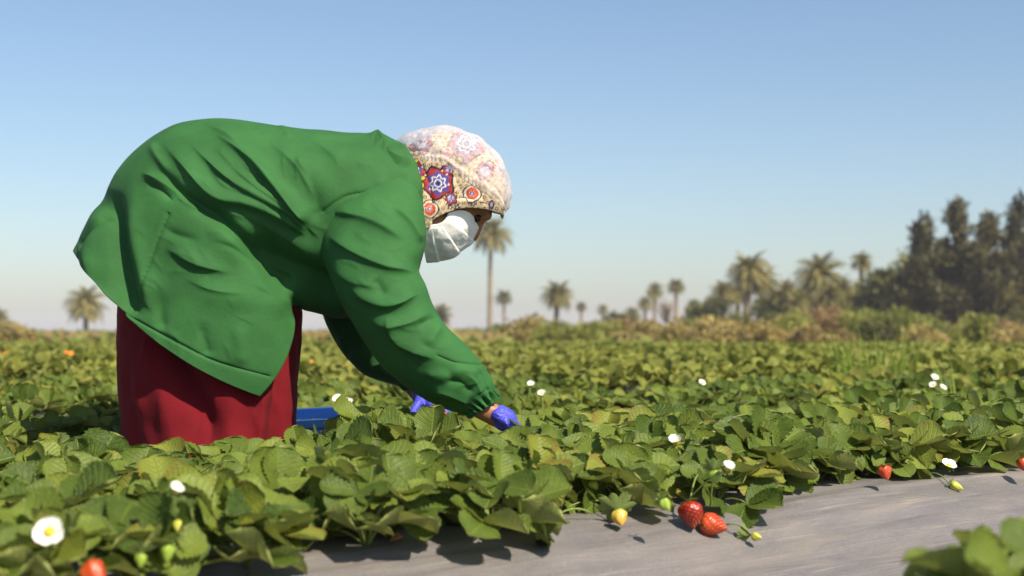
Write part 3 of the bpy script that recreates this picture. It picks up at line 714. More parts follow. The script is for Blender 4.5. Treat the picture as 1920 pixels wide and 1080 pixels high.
# --- coat body
CR = [(756, 272, 786, 470, .082, 0, 24, -5, 0), (744, 262, 787, 494, .115, 0, 19, 0, 0), (708, 251, 770, 530, .165, 0, 6, 0, 0), (632, 247, 718, 582, .188, 0, -14, -30, 0), (547, 239, 655, 598, .193, 0, -18, -42, 0), (462, 228, 606, 595, .193, 0, -16, -40, 0),
      (388, 224, 574, 588, .198, 0, -8, -24, 0), (318, 239, 559, 582, .205, 2, 0, -8, 0), (260, 274, 554, 588, .212, 12, 0, 0, 0), (222, 318, 555, 606, .216, 26, -4, 6, 0), (200, 360, 553, 634, .218, 36, -12, 16, 0), (172, 402, 545, 664, .22, 42, -20, 27, 0),
      (150, 440, 527, 694, .222, 46, -27, 37, 0), (136, 470, 505, 718, .224, 48, -32, 45, 0)]
co, th = loft(CR, 420, 380, YC, .8)
N = normals(co)
A = .011
FL = [  # pts, amplitude, width above / right of the line, width below, tapers
    ([(396, 246), (468, 302), (520, 358), (580, 424)], .014, 15, 4, .3, .1), ([(452, 284), (500, 336), (577, 420)], .011, 14, 4.5, .35, .1), ([(350, 264), (432, 342), (541, 400), (576, 436)], .013, 15, 4, .3, .12),
    ([(300, 262), (345, 316), (400, 374), (462, 386), (530, 412), (578, 444)], .020, 26, 6, .3, .12), ([(500, 262), (560, 320), (592, 380)], .008, 24, 7, .4, .3), ([(420, 300), (480, 352), (560, 402)], .007, 12, 4, .4, .2), ([(560, 250), (620, 290), (640, 330)], .006, 26, 8, .4, .4),
    ([(380, 232), (420, 252), (460, 285)], .006, 12, 5, .4, .4),
    ([(279, 286), (323, 345), (370, 378), (411, 404), (463, 456), (515, 513), (553, 552)], -.024, 9, 16, .25, .05),
    ([(395, 425), (432, 448), (490, 492), (528, 542), (540, 600)], .017, 14, 30, .25, .2), ([(262, 322), (300, 338), (330, 358), (345, 380)], .013, 7, 9, .25, .25), ([(268, 338), (300, 356), (326, 380)], -.010, 7, 8, .3, .3),
    ([(330, 366), (352, 382), (372, 392)], .010, 7, 7, .3, .3), ([(284, 262), (292, 290), (318, 330)], .008, 9, 9, .3, .3),
    ([(306, 462), (370, 498), (440, 514)], .013, 24, 6, .4, .4), ([(340, 520), (400, 545), (470, 552)], .007, 22, 7, .4, .4), ([(392, 450), (440, 466), (486, 498)], -.005, 7, 9, .4, .4), ([(300, 420), (330, 440), (380, 452)], -.006, 9, 12, .4, .4),
    ([(340, 545), (420, 562), (500, 556)], .006, 20, 24, .4, .4), ([(370, 600), (385, 640), (392, 670)], -.006, 12, 14, .4, .2), ([(440, 590), (448, 640), (452, 690)], .005, 14, 14, .4, .2), ([(300, 540), (300, 580), (306, 620)], -.006, 12, 14, .4, .2),
    ([(208, 350), (222, 430), (236, 520), (250, 600)], -.034, 16, 24, .2, .15), ([(258, 330), (250, 420), (262, 500), (285, 590)], .012, 18, 20, .3, .2), ([(196, 380), (182, 430), (168, 480), (175, 540)], .016, 16, 14, .25, .3), ([(205, 400), (176, 436), (145, 470)], -.012, 7, 9, .2, .2), ([(150, 500), (185, 540), (220, 575)], .006, 8, 8, .3, .3),
    ([(318, 397), (297, 449), (276, 511), (253, 588)], -.0055, 2.2, 2.6, .02, .02),
    ([(690, 262), (706, 250), (722, 272), (745, 290), (770, 300)], .012, 8, 8, .25, .35), ([(716, 262), (738, 290), (770, 312)], -.020, 7, 9, .2, .3), ([(742, 262), (756, 278), (778, 320), (790, 380)], .012, 8, 9, .2, .3),
    ([(600, 300), (680, 300), (750, 330)], .006, 24, 26, .4, .4), ([(735, 330), (762, 380), (785, 440)], -.006, 10, 12, .3, .3), ([(700, 330), (740, 372), (770, 420)], .005, 10, 12, .3, .3),
    ([(600, 400), (648, 368), (707, 358), (760, 350)], -.006, 2.4, 2.4, .05, .05), ([(520, 236), (533, 246), (545, 262)], .006, 6, 7, .3, .3), ([(470, 410), (540, 452), (600, 500)], .010, 24, 8, .3, .3), ([(440, 430), (505, 478), (565, 515), (650, 560)], -.045, 26, 40, .3, .2),
    ([(560, 300), (590, 360), (600, 420)], -.006, 14, 16, .4, .2), ([(505, 262), (580, 286), (660, 290)], -.004, 10, 12, .4, .4)]
hem = [(136, 470), (152, 522), (176, 557), (215, 590), (260, 617), (330, 655), (400, 689), (505, 718)]
FL.append(([(x + 6, y - 11) for x, y in hem], -.0045, 2.0, 2.4, .02, .02))
crg = np.random.default_rng(77)
for k in range(34):
    x0, y0 = crg.uniform(380, 600), crg.uniform(270, 420); a = math.atan2(430 - y0, 590 - x0) + crg.normal(0, .22); l = crg.uniform(35, 80)
    FL.append(([(x0, y0), (x0 + l * .5 * math.cos(a + .1), y0 + l * .5 * math.sin(a + .1)), (x0 + l * math.cos(a), y0 + l * math.sin(a))], crg.uniform(.0010, .0026), crg.uniform(8, 12), crg.uniform(2.5, 4), .4, .4))
for k in range(44):
    x0, y0 = crg.uniform(240, 480), crg.uniform(330, 670); a = crg.normal(.35 + (y0 - 420) * .003, .35); l = crg.uniform(30, 75)
    FL.append(([(x0, y0), (x0 + l * .5 * math.cos(a - .15), y0 + l * .5 * math.sin(a - .15)), (x0 + l * math.cos(a), y0 + l * math.sin(a))], crg.uniform(.0008, .0020), crg.uniform(8, 12), crg.uniform(2.5, 4), .4, .4))
for k in range(16):
    x0, y0 = crg.uniform(600, 760), crg.uniform(255, 400); a = crg.normal(.5, .5); l = crg.uniform(30, 70)
    FL.append(([(x0, y0), (x0 + l * .5 * math.cos(a - .15), y0 + l * .5 * math.sin(a - .15)), (x0 + l * math.cos(a), y0 + l * math.sin(a))], crg.uniform(.0006, .0014), crg.uniform(8, 12), crg.uniform(2.5, 4), .4, .4))
co = folds(co, N, th, FL); N = normals(co); co = wob(co, N, .005, 6, 1); co = wob(co, normals(co), .0018, 17, 9)
coat = grid_obj('coat', co, M['green_cloth'], person, False, .003)
# --- sleeves
def sleeve(rings, FL, nr, nt, yc, cuff, seed):
    G, th = loft(rings, nr, nt, yc, .95); N = normals(G); G = folds(G, N, th, FL); N = normals(G)
    q = np.linspace(0, 1, nr)[:, None]
    G = G + N * (cuff[2] * np.sin(th * 17 + 1.7 * np.sin(th * 3) + 9 * q) * np.exp(-((q - cuff[0]) / cuff[1]) ** 2))[..., None]
    G = wob(G, normals(G), .005, 8, seed); G = wob(G, normals(G), .0010, 24, seed + 3)
    return G
NS = [(640, 372, 752, 330, .05, 0, 0, 0, -.13), (606, 402, 782, 356, .085, 0, 0, 0, -.125), (598, 436, 797, 410, .098, 0, 0, 0, -.14), (604, 482, 798, 462, .10, 0, 0, 0, -.155), (622, 530, 784, 502, .098, 0, 0, 0, -.17), (648, 585, 797, 536, .096, 0, 0, 0, -.18), (678, 634, 810, 572, .094, 0, 0, 0, -.18), (716, 684, 838, 612, .09, 0, 0, 0, -.175),
      (762, 728, 874, 646, .086, 0, 0, 0, -.17), (812, 758, 906, 682, .078, 0, 0, 0, -.16), (850, 772, 924, 712, .064, 0, 0, 0, -.15), (876, 776, 930, 736, .043, 0, 0, 0, -.145), (886, 781, 934, 750, .044, 0, 0, 0, -.145)]
FLs = [([(604, 396), (690, 414), (760, 452)], .014, 24, 6, .3, .25), ([(735, 388), (767, 416), (792, 458)], .012, 10, 5, .25, .2), ([(612, 440), (660, 474), (722, 502), (782, 512)], .018, 24, 6, .2, .2), ([(618, 500), (660, 530), (720, 540)], .008, 18, 6, .3, .3),
       ([(656, 538), (693, 566), (737, 574), (790, 548)], .017, 18, 6, .2, .2), ([(690, 596), (720, 612), (770, 606), (812, 584)], .010, 14, 6, .25, .25),
       ([(700, 520), (716, 545), (720, 560)], -.008, 10, 12, .3, .3), ([(722, 590), (736, 634), (764, 656), (822, 676)], .017, 20, 7, .2, .25), ([(800, 652), (812, 628), (830, 606)], .012, 12, 12, .3, .3), ([(780, 612), (808, 598), (824, 594)], -.009, 8, 9, .3, .3),
       ([(814, 664), (856, 680), (906, 684)], -.006, 2.2, 2.6, .1, .05), ([(840, 700), (870, 696), (905, 700)], .007, 12, 12, .3, .3), ([(806, 731), (838, 738), (880, 756)], .011, 8, 9, .25, .15), ([(800, 746), (836, 752), (872, 764)], -.008, 7, 9, .25, .2), ([(830, 714), (862, 716), (890, 738)], -.010, 8, 9, .3, .15), ([(790, 700), (830, 704), (850, 712)], .006, 9, 9, .3, .3), ([(870, 700), (890, 716), (902, 738)], .007, 7, 7, .3, .1), ([(895, 690), (908, 710), (916, 736)], -.006, 6, 7, .3, .1)]
for k in range(34):
    q = crg.uniform(.05, .9); i = int(q * 11); r0 = NS[i]; f = crg.uniform(.1, .7); x0 = r0[0] + (r0[2] - r0[0]) * f; y0 = r0[1] + (r0[3] - r0[1]) * f; a = crg.normal(.25, .45); l = crg.uniform(25, 62)
    FLs.append(([(x0, y0), (x0 + l * .5 * math.cos(a + .25), y0 + l * .5 * math.sin(a + .25)), (x0 + l * math.cos(a), y0 + l * math.sin(a))], crg.uniform(.0008, .0024), crg.uniform(7, 12), crg.uniform(2.5, 4), .35, .35))
FLs = [(a, b * .72, c, d, e, f) for a, b, c, d, e, f in FLs]
NS = [r[:4] + (r[4] * .90,) + r[5:] for r in NS]
g_ = sleeve(NS, FLs, 300, 230, YC, (.95, .055, .0085), 2)
grid_obj('sleeve', g_, M['green_cloth'], coat, True, .003, base=None)
FS_ = [(600, 430, 740, 420, .07, 0, 0, 0, .13), (592, 500, 738, 490, .09, 0, 0, 0, .15), (603, 575, 742, 555, .09, 0, 0, 0, .17), (620, 620, 752, 592, .088, 0, 0, 0, .17), (645, 665, 770, 628, .084, 0, 0, 0, .16), (682, 702, 790, 664, .076, 0, 0, 0, .15), (722, 719, 804, 692, .06, 0, 0, 0, .14), (750, 726, 802, 708, .038, 0, 0, 0, .13), (762, 734, 806, 716, .038, 0, 0, 0, .13)]
FLf = [([(632, 640), (660, 628), (700, 616)], .010, 8, 9, .2, .2), ([(650, 668), (690, 654), (730, 640)], .010, 8, 9, .2, .2), ([(640, 654), (680, 640), (720, 628)], -.010, 7, 8, .2, .2), ([(690, 690), (720, 678), (745, 670)], .009, 7, 8, .2, .2)]
g_ = sleeve(FS_, FLf, 110, 110, YC, (.93, .06, .006), 8)
grid_obj('sleeve', g_, M['green_cloth'], coat, True, .003, base=None)

# --- headscarf (printed) and hair net
SR = [(700, 300, 735, 440, .07, 62, 0, 0, 0), (765, 277, 800, 428, .083, 60, 0, 0, 0), (800, 258, 812, 410, .088, 60, 0, 2, 0), (838, 250, 838, 396, .09, 60, 0, 2, 0), (878, 258, 872, 389, .09, 60, 0, 0, 0), (912, 283, 906, 390, .083, 58, 0, 0, 0), (936, 322, 930, 397, .066, 50, 0, 0, 0), (946, 368, 942, 402, .04, 40, 0, 0, 0), (944, 398, 940, 410, .012, 40, 0, 0, 0)]
sg, th = loft(SR, 230, 210, YC, .8)
N = normals(sg); sg = wob(sg, N, .004, 16, 2); 
sg = folds(sg, normals(sg), th, [([(830, 308), (880, 345), (935, 380)], -.003, 6, 6, .2, .2), ([(795, 405), (850, 378), (925, 378)], .003, 6, 6, .2, .2), ([(790, 300), (806, 350), (812, 400)], -.005, 5, 6, .2, .2), ([(832, 380), (870, 372), (920, 384)], -.002, 3, 3, .2, .2)])
spx, spy = proj(sg)
def print_colour(x, y):
    """cotton print: cream ground, rings, rosettes, framed squares and dark foliage, laid out along the cloth"""
    c = np.empty(x.shape + (3,)); c[:] = (.66, .52, .34)
    def put(m, col): c[m] = col
    # little rings all over
    gx, gy = 11.0, 10.0; ry = np.round(y / gy); xx = x - (ry % 2) * gx / 2; dx = xx - np.round(xx / gx) * gx; dy = y - ry * gy
    r = np.hypot(dx, dy); put((r > 1.8) & (r < 3.1), (.13, .09, .08))
    def star(cx, cy, s, rot=0, body=(.09, .07, .30), n=7):
        d = np.hypot(x - cx, y - cy) / s; a = np.arctan2(y - cy, x - cx) + rot
        e = 1 + .16 * np.cos(n * a); put(d < 1.55 * (1 + .10 * np.cos(5 * a + 1)), (.36, .035, .03)); put((d < 1.7 * (1 + .10 * np.cos(5 * a + 1))) & (d > 1.50 * (1 + .10 * np.cos(5 * a + 1))), (.02, .02, .05))
        put(d < 1.15 * (1 + .12 * np.cos(6 * a)), body); put((d < .80 * e) & (d > .64 * e), (.75, .70, .62)); put((d < .64 * e), (.10, .09, .36)); put((d < .42) & (d > .30), (.75, .70, .62)); put(d < .2, (.03, .03, .10))
        for k in range(3):
            q = rot + k * 2.1 + .4; fx, fy = cx + math.cos(q) * s * 1.75, cy + math.sin(q) * s * 1.6; dd = np.hypot((x - fx), (y - fy)) / s
            put(dd < .40, (.02, .02, .06)); put(dd < .28, (.62, .48, .05))
    def square(cx, cy, s, rot=.5):
        a = (x - cx) * math.cos(rot) + (y - cy) * math.sin(rot); b = -(x - cx) * math.sin(rot) + (y - cy) * math.cos(rot)
        m = (np.abs(a) ** 3 + np.abs(b) ** 3) ** (1 / 3) / s
        put(m < 1.22, (.03, .02, .03)); put(m < 1.06, (.78, .70, .60)); put(m < .84, (.66, .12, .06)); d = np.hypot(a, b) / s; put(d < .40, (.75, .45, .35)); put(d < .32, (.12, .10, .34)); put(d < .14, (.70, .60, .55))
    for (cx, cy, s) in ((822, 344, 18), (874, 272, 20), (908, 322, 10), (790, 268, 14), (778, 322, 12), (846, 372, 7), (842, 318, 7)): star(cx, cy, s, cx * .1)
    for (cx, cy, s) in ((885, 363, 13), (806, 392, 13), (934, 300, 11), (838, 288, 9)): square(cx, cy, s, .45 + cx)
    mrg = np.random.default_rng(2)
    for k in range(26):
        cx, cy, sz = mrg.uniform(765, 945), mrg.uniform(245, 405), mrg.uniform(3.2, 5.5); dd = np.hypot(x - cx, y - cy) / sz; aa = np.arctan2(y - cy, x - cx); col = [(.50, .07, .04), (.12, .10, .36), (.55, .40, .05), (.08, .05, .06)][int(mrg.integers(4))]
        put((dd < 1 + .3 * np.cos(5 * aa)) & (np.abs(c[..., 0] - .66) < .02), col); put(dd < .35, (.75, .68, .58))
    d = np.hypot(x - 920, (y - 383) * .6) / 5; put(d < 1, (.08, .06, .2)); put(d < .5, (.6, .5, .45))
    return c
ccol = print_colour(spx + 0 * spx, spy)
scarf = grid_obj('headscarf', sg, M['scarf'], person, False, .004, col=ccol.reshape(-1, 3))
NR_ = [(744, 262, 758, 286, .03, 84, 0, 0, 0), (765, 250, 775, 294, .065, 84, 0, 0, 0), (795, 239, 800, 300, .09, 84, 0, 0, 0), (832, 236, 836, 310, .101, 84, 0, 0, 0), (872, 244, 872, 338, .104, 84, 0, 0, 0), (910, 266, 905, 358, .10, 84, 0, 0, 0), (942, 303, 928, 374, .086, 82, 0, 0, 0), (959, 348, 943, 391, .06, 80, 0, 0, 0), (958, 388, 948, 398, .02, 70, 0, 0, 0)]
ng, th = loft(NR_, 170, 170, YC, .7)
q = np.linspace(0, 1, 170)[:, None]; tq = np.linspace(0, 1, 170)[None]
N = normals(ng); edge = np.exp(-(tq / .06) ** 2) + np.exp(-((1 - tq) / .06) ** 2)
ng = ng + N * (.0018 * np.sin(q * 170 + 4 * np.sin(q * 23)) * edge)[..., None]
ng = ng + N * (.0022 * np.exp(-((tq - .045) / .02) ** 2) - .0022 * np.exp(-((tq - .085) / .02) ** 2))[..., None]
ng = wob(ng, normals(ng), .006, 22, 6); ng = wob(ng, normals(ng), .003, 42, 8); ng = wob(ng, normals(ng), .0014, 60, 7)
net = grid_obj('hair_net', ng, M['net'], person, False, 0)
# --- mask
ek = crom([(840, 399), (836, 409), (826, 418), (812, 421), (799, 419)], 141); mk = crom([(896, 428), (889, 445), (880, 458), (862, 472), (840, 487), (818, 490), (800, 491)], 141)
nv = 41; v = np.linspace(-1, 1, 2 * nv - 1)[None]; av = 1 - np.abs(v); k = np.linspace(0, 1, 141)[:, None]
w_ = av ** .85
px = ek[:, 0:1] + (mk[:, 0:1] - ek[:, 0:1]) * w_; py = ek[:, 1:2] + (mk[:, 1:2] - ek[:, 1:2]) * w_
topb = np.exp(-(k / .14) ** 2); px = px + 8 * topb * np.sin(np.pi * np.clip(w_, 0, 1)); py = py - 17 * topb * np.sin(np.pi * w_) * 1.0
lowb = np.exp(-((1 - k) / .2) ** 2); px = px - 6 * lowb * np.sin(np.pi * w_)
lat = .078 * (.35 * np.sqrt(np.clip(1 - av ** 2.2, 0, 1)) + .65 * (1 - av ** 1.6)) * (1 - .12 * k) + .001
Y = YC + np.sign(v) * lat
mg = to3(px, py, np.minimum(Y, YC)) + np.stack([0 * Y * px, Y - np.minimum(Y, YC) + 0 * px, 0 * Y * px], -1)
N = normals(mg); saw = ((k * 3.6 + .2) % 1.0); pl = (.0026 * (1 - saw) * np.clip(saw / .08, 0, 1)) * np.minimum(1, av * 2.2 + .15)
mg = mg + N * pl[..., None]; mg = wob(mg, normals(mg), .004, 26, 1); mg = wob(mg, normals(mg), .0012, 70, 4)
mask = grid_obj('face_mask', mg, M['mask'], person, False, .0012)
mb = MB()
for sy in (-1, 1):
    mb = MB(); mb.tube([W(838, 402, YC) + Vector((0, sy * .079, 0)), W(818, 396, YC) + Vector((0, sy * .084, 0)), W(800, 396, YC) + Vector((0, sy * .086, 0)), W(802, 416, YC) + Vector((0, sy * .08, 0))], .0016, 6); lo = mb.build('ear_loop', M['mask'], mask)
mb = MB()
for j in range(7): a = W(811 + j * 2.6, 419.5 + .6 * math.sin(j), YC - .082); mb.tube([a, a + Vector((.0008, -.0008, -.006))], .0007, 4)
mb.build('stitching', M['teal'], mask)

# --- gloves
def hand(name, wrist, d, n, s, curls, spread=1.0, cuff_r=.034):
    d = Vector(d).normalized(); n = (Vector(n) - d * d.dot(Vector(n))).normalized(); s = Vector(s); s = (s - d * d.dot(s) - n * n.dot(s)).normalized(); bm = bmesh.new(); wrist = Vector(wrist)
    cone_sphere(bm, wrist + d * .006, wrist + d * .02, cuff_r, .027)
    for i, (o, L, r) in enumerate(((-.034, .062, .0086), (-.012, .078, .0094), (.011, .084, .0097), (.033, .074, .0095))):   # little finger to index
        k = wrist + d * (.088 - .012 * abs(i - 2)) + s * o * 1.05
        cone_sphere(bm, wrist + s * o * .55, k, .0145, .0115); cone_sphere(bm, wrist + d * .04 + s * o * .8 - n * .006, k - n * .004, 0.0125, .011)
        dd = (d + s * o * 3.0 * spread).normalized(); p = k
        for j, (fr, rr) in enumerate(((.45, 1.0), (.32, .92), (.25, .82))):
            ax = dd.cross(n).normalized(); dd = Matrix.Rotation(-R(curls[i][j]), 3, ax) @ dd; nn = n
            q = p + dd * L * fr; cone_sphere(bm, p, q, r * rr, r * rr * .93, 12); p = q
            n_ = Matrix.Rotation(-R(curls[i][j]), 3, ax) @ n
    p = wrist + d * .022 + s * .028; dd = (d * .62 + s * .62 - n * .45).normalized()
    cone_sphere(bm, wrist + d * .012 + s * .012, p, .018, .0145)
    for L, r, c in ((.036, .0125, 0), (.030, .011, 18), (.024, .0095, 22)):
        ax = dd.cross(n).normalized(); dd = Matrix.Rotation(-R(c), 3, ax) @ dd; q = p + dd * L; cone_sphere(bm, p, q, r, r * .93, 12); p = q
    return bm
bm = hand('glove', Pp(934, 771, -.145), (.84, -.06, -.54), (.54, 0, .84), (0, 1, 0), [(14, 26, 20), (10, 22, 18), (8, 20, 16), (12, 22, 16)], 1.5, .026)
gm = fuse('glove', bm, M['glove'], .0032, 3); gl = bpy.data.objects.new('glove', gm); link(gl, person, PB)
bm = hand('glove', Pp(786, 742, .11), (.62, -.55, -.52), (.4, .1, .85), (-.3, -.7, .3), [(30, 42, 30), (28, 38, 30), (22, 34, 26), (18, 30, 22)], 1.4, .030)
gm = fuse('glove', bm, M['glove'], .0032, 3); gl = bpy.data.objects.new('glove', gm); link(gl, person, PB)
# the berry between the far hand's fingers
hb = bpy.data.objects.new('strawberry', berry_mesh('strawberry', .042, .019, 'red')); COL.objects.link(hb); hb.matrix_basis = Matrix.Translation(W(812, 766, 3.30)) @ frame((-.8, .25, .5)).to_4x4()
tag(hb, 'half ripe strawberry held by the gloved fingers under the sleeve', 'strawberry')
c = bpy.data.objects.new('sepals', ring_of(9, .018, .008, -.1, R(20), .6, 1.6, frg).mesh('sepals', M['sepal'])); COL.objects.link(c); c.parent = hb

# ------------------------------------------------------------------ blue picking tray
def tray():
    e = empty('picking_tray', (-.575, 3.66, .215)); e.rotation_euler = (R(3), R(-2), R(14))
    tag(e, 'blue plastic picking tray standing behind the maroon skirt', 'tray')
    L, Wd, Hh, tk = .34, .25, .115, .004
    def wall(name, a, b, slots):
        mb = MB(); a = Vector(a); b = Vector(b); d = (b - a).normalized(); n = Vector((0, 0, 1)).cross(d); Ln = (b - a).length
        Rm = Matrix((d, n, Vector((0, 0, 1)))).transposed(); c = (a + b) / 2
        mb.box(c + Vector((0, 0, .03)), (Ln, tk, .06), Rm); mb.box(c + Vector((0, 0, Hh - .012)), (Ln, tk, .024), Rm)
        for k in range(slots + 1): mb.box(a + d * (Ln * k / slots * .97 + Ln * .015) + Vector((0, 0, .075)), (.016, tk * .9, .034), Rm)
        o = mb.build(name, M['tray'], e, None, False); return o
    x, y = L / 2, Wd / 2
    wall('side_wall', (-x, -y, 0), (x, -y, 0), 6); wall('side_wall', (-x, y, 0), (x, y, 0), 6); wall('end_wall', (-x, -y, 0), (-x, y, 0), 4); wall('end_wall', (x, -y, 0), (x, y, 0), 4)
    mb = MB(); mb.box((0, 0, .004), (L - .006, Wd - .006, .006)); mb.build('bottom', M['tray'], e, None, False)
    mb = MB()
    for c, sz in (((0, -y - .008, Hh), (L + .035, .022, .008)), ((0, y + .008, Hh), (L + .035, .022, .008)), ((-x - .008, 0, Hh + .0005), (.022, Wd - .0, .008)), ((x + .008, 0, Hh + .0005), (.022, Wd - .0, .008))): mb.box(c, sz)
    for c, sz in (((0, -y - .018, Hh - .009), (L + .035, .004, .014)), ((x + .018, 0, Hh - .009), (.004, Wd, .014)), ((0, y + .018, Hh - .009), (L + .035, .004, .014)), ((-x - .018, 0, Hh - .009), (.004, Wd, .014))): mb.box(c, sz)
    o = mb.build('rim', M['tray'], e, None, False); md = o.modifiers.new('b', 'BEVEL'); md.width = .0025; md.segments = 2
tray()

# ------------------------------------------------------------------ weeds and orange blooms among the rows
def blades(name, base, n, h, spread, wd, mat, rg, droop=.35):
    mb = MB()
    for k in range(n):
        a = rg.uniform(0, 6.28); r = spread * math.sqrt(rg.uniform(0, 1)); hh = h * rg.uniform(.45, 1.1); b = Vector((r * math.cos(a), r * math.sin(a), 0)); d = Vector((math.cos(a + rg.normal(0, .6)), math.sin(a + rg.normal(0, .6)), 0)); sd = Vector((-d.y, d.x, 0)); dr = droop * rg.uniform(.2, 1.2)
        v = []; f = []
        for i in range(6):
            q = i / 5; p = b + Vector((0, 0, hh * (q - .25 * dr * q ** 3))) + d * hh * dr * q ** 2; w = wd * (1 - q ** 1.5) + .0004
            v += [p - sd * w / 2, p + sd * w / 2]
        f = [(2 * i, 2 * i + 1, 2 * i + 3, 2 * i + 2) for i in range(5)]; mb.add(v, f)
    o = mb.build(name, mat); o.location = base; return o
rg = np.random.default_rng(8)
for (px, Y, n, h, sp, lab) in ((1640, 6.9, 90, .39, .20, 'tall clump of green grass standing up among the strawberry rows'), (1795, 5.6, 10, .24, .06, 'small upright grass tuft beside white flowers'), (1605, 7.3, 12, .36, .1, 'thin grass tuft at the left of the tall clump'), (1185, 2.75, 3, .17, .02, 'few thin grass blades poking out above the leaves')):
    p = W(px, 700, Y); tag(blades('grass_tuft', (p.x, p.y, .22), n, h, sp, .009 if Y > 4 else .004, M['grass'], rg), lab, 'grass', 'weeds among the rows')
def blooms(px, py, Y, w, n, lab):
    c = W(px, py, Y); e = empty('orange_flowers', (c.x, c.y, c.z - .08))
    for k in range(n):
        p = Vector((rg.uniform(-w, w), rg.uniform(-.06, .06), .08 + rg.uniform(-.02, .02))); mb = MB(); fr = frame((rg.uniform(-.3, .3), -.6, .7))
        for j in range(9):
            V, f, UV = petal_grid(.026, .016, .1, .5, 4, 3); Rm = np.array(fr @ Matrix.Rotation(j * .7, 3, 'Z') @ Matrix.Rotation(R(15), 3, 'X')); mb.add((V @ Rm.T + np.array(p)).tolist(), f)
        mb.tube([(p.x * .8, p.y, -.1), (p.x * .9, p.y, .0), tuple(p)], .002, 4); mb.build('bloom', M['orange'], e)
    tag(e, lab, 'flowers', 'orange blooms in the field')
blooms(660, 688, 7.4, .05, 10, 'orange blooms just behind the far sleeve')
blooms(585, 686, 7.8, .07, 7, 'small orange blooms between skirt and sleeve')
blooms(133, 668, 9.5, .05, 9, 'orange blooms in the field at the left of the skirt')
blooms(14, 666, 10, .05, 6, 'faint orange blooms at the left edge of the field')

# ------------------------------------------------------------------ trees
trg = np.random.default_rng(31)
def palm_crown(n, L, rg, wdt=1.0, up=1.0):
    V = []; Fc = []
    for k in range(n):
        az = k * 2.39996 + rg.uniform(-.2, .2); e0 = math.radians(88 - 105 * (k / n) ** .9 * up + rg.uniform(-8, 8)); l = L * rg.uniform(.82, 1.08)
        d = np.array([math.cos(az), math.sin(az), 0]); sd = np.array([-d[1], d[0], 0]); p = np.zeros(3); e = e0; m = 15; st = l / m
        for i in range(m):
            t_ = np.array([d[0] * math.cos(e), d[1] * math.cos(e), math.sin(e)]); q = p + t_ * st; nn = np.cross(sd, t_)
            ll = l * .25 * math.sin(math.pi * min(1, (i + 1.2) / (m + .6)) ** .8) * wdt
            for s in (-1, 1):
                for h_ in (0, .5):
                    b = p + t_ * st * h_; tip = b + (sd * s * .85 + t_ * .75 + nn * .30 + np.array([0, 0, -.12])) * ll * rg.uniform(.8, 1.15); w = t_ * st * .22
                    o = len(V); V += [b - w, b + w, tip]; Fc.append((o, o + 1, o + 2))
            o = len(V); V += [p + sd * .012 * l, p - sd * .012 * l, q - sd * .009 * l, q + sd * .009 * l]; Fc.append((o, o + 1, o + 2, o + 3))
            p = q; e -= math.radians(4.2 + 3.0 * math.cos(e)) * (1.1 if i > 4 else .8)
    return V, Fc
CROWNS = []
for i in range(4): V, Fc = palm_crown(64, 1.0, trg); CROWNS.append(make_mesh('palm_crown', np.array(V), Fc, M['palm'], False))
DRY = []
for i in range(2): V, Fc = palm_crown(20, .8, trg, .8, 1.0); V = np.array(V); V[:, 2] = -np.abs(V[:, 2]) * .9 - .05; DRY.append(make_mesh('dry_fronds', V, Fc, M['palm_dry'], False))
def palm(px, ytop, w, Y, label, lean=0.0, ybase=None, dry=True, tr=.2, group='palms on the horizon'):
    L = w * Y / F / 2 * 1.12; zt = H + (HY - ytop) * Y / F; zc = zt - L * .62; x = (px - CX) * Y / F; x0 = x - lean
    e = empty('palm_tree', (x0, Y, 0.02)); tag(e, label, 'palm tree', group)
    mb = MB(); k = 12; pts = [Vector((lean * (q ** 1.6), .15 * math.sin(q * 3), zc * q)) for q in np.linspace(0, 1, k)]
    mb.tube(pts, [tr * (1.25 - .35 * q + .06 * math.sin(q * 40)) for q in np.linspace(0, 1, k)], 9); mb.build('trunk', M['bark'], e)
    c = bpy.data.objects.new('crown', CROWNS[int(trg.integers(4))]); COL.objects.link(c); c.parent = e; c.location = (lean, .15 * math.sin(3), zc); c.scale = (L,) * 3; c.rotation_euler = (0, 0, trg.uniform(0, 6.28))
    if dry:
        c = bpy.data.objects.new('dry_fronds', DRY[int(trg.integers(2))]); COL.objects.link(c); c.parent = e; c.location = (lean, .15 * math.sin(3), zc - .1 * L); c.scale = (L * .8, L * .8, L * .9); c.rotation_euler = (0, 0, trg.uniform(0, 6.28))
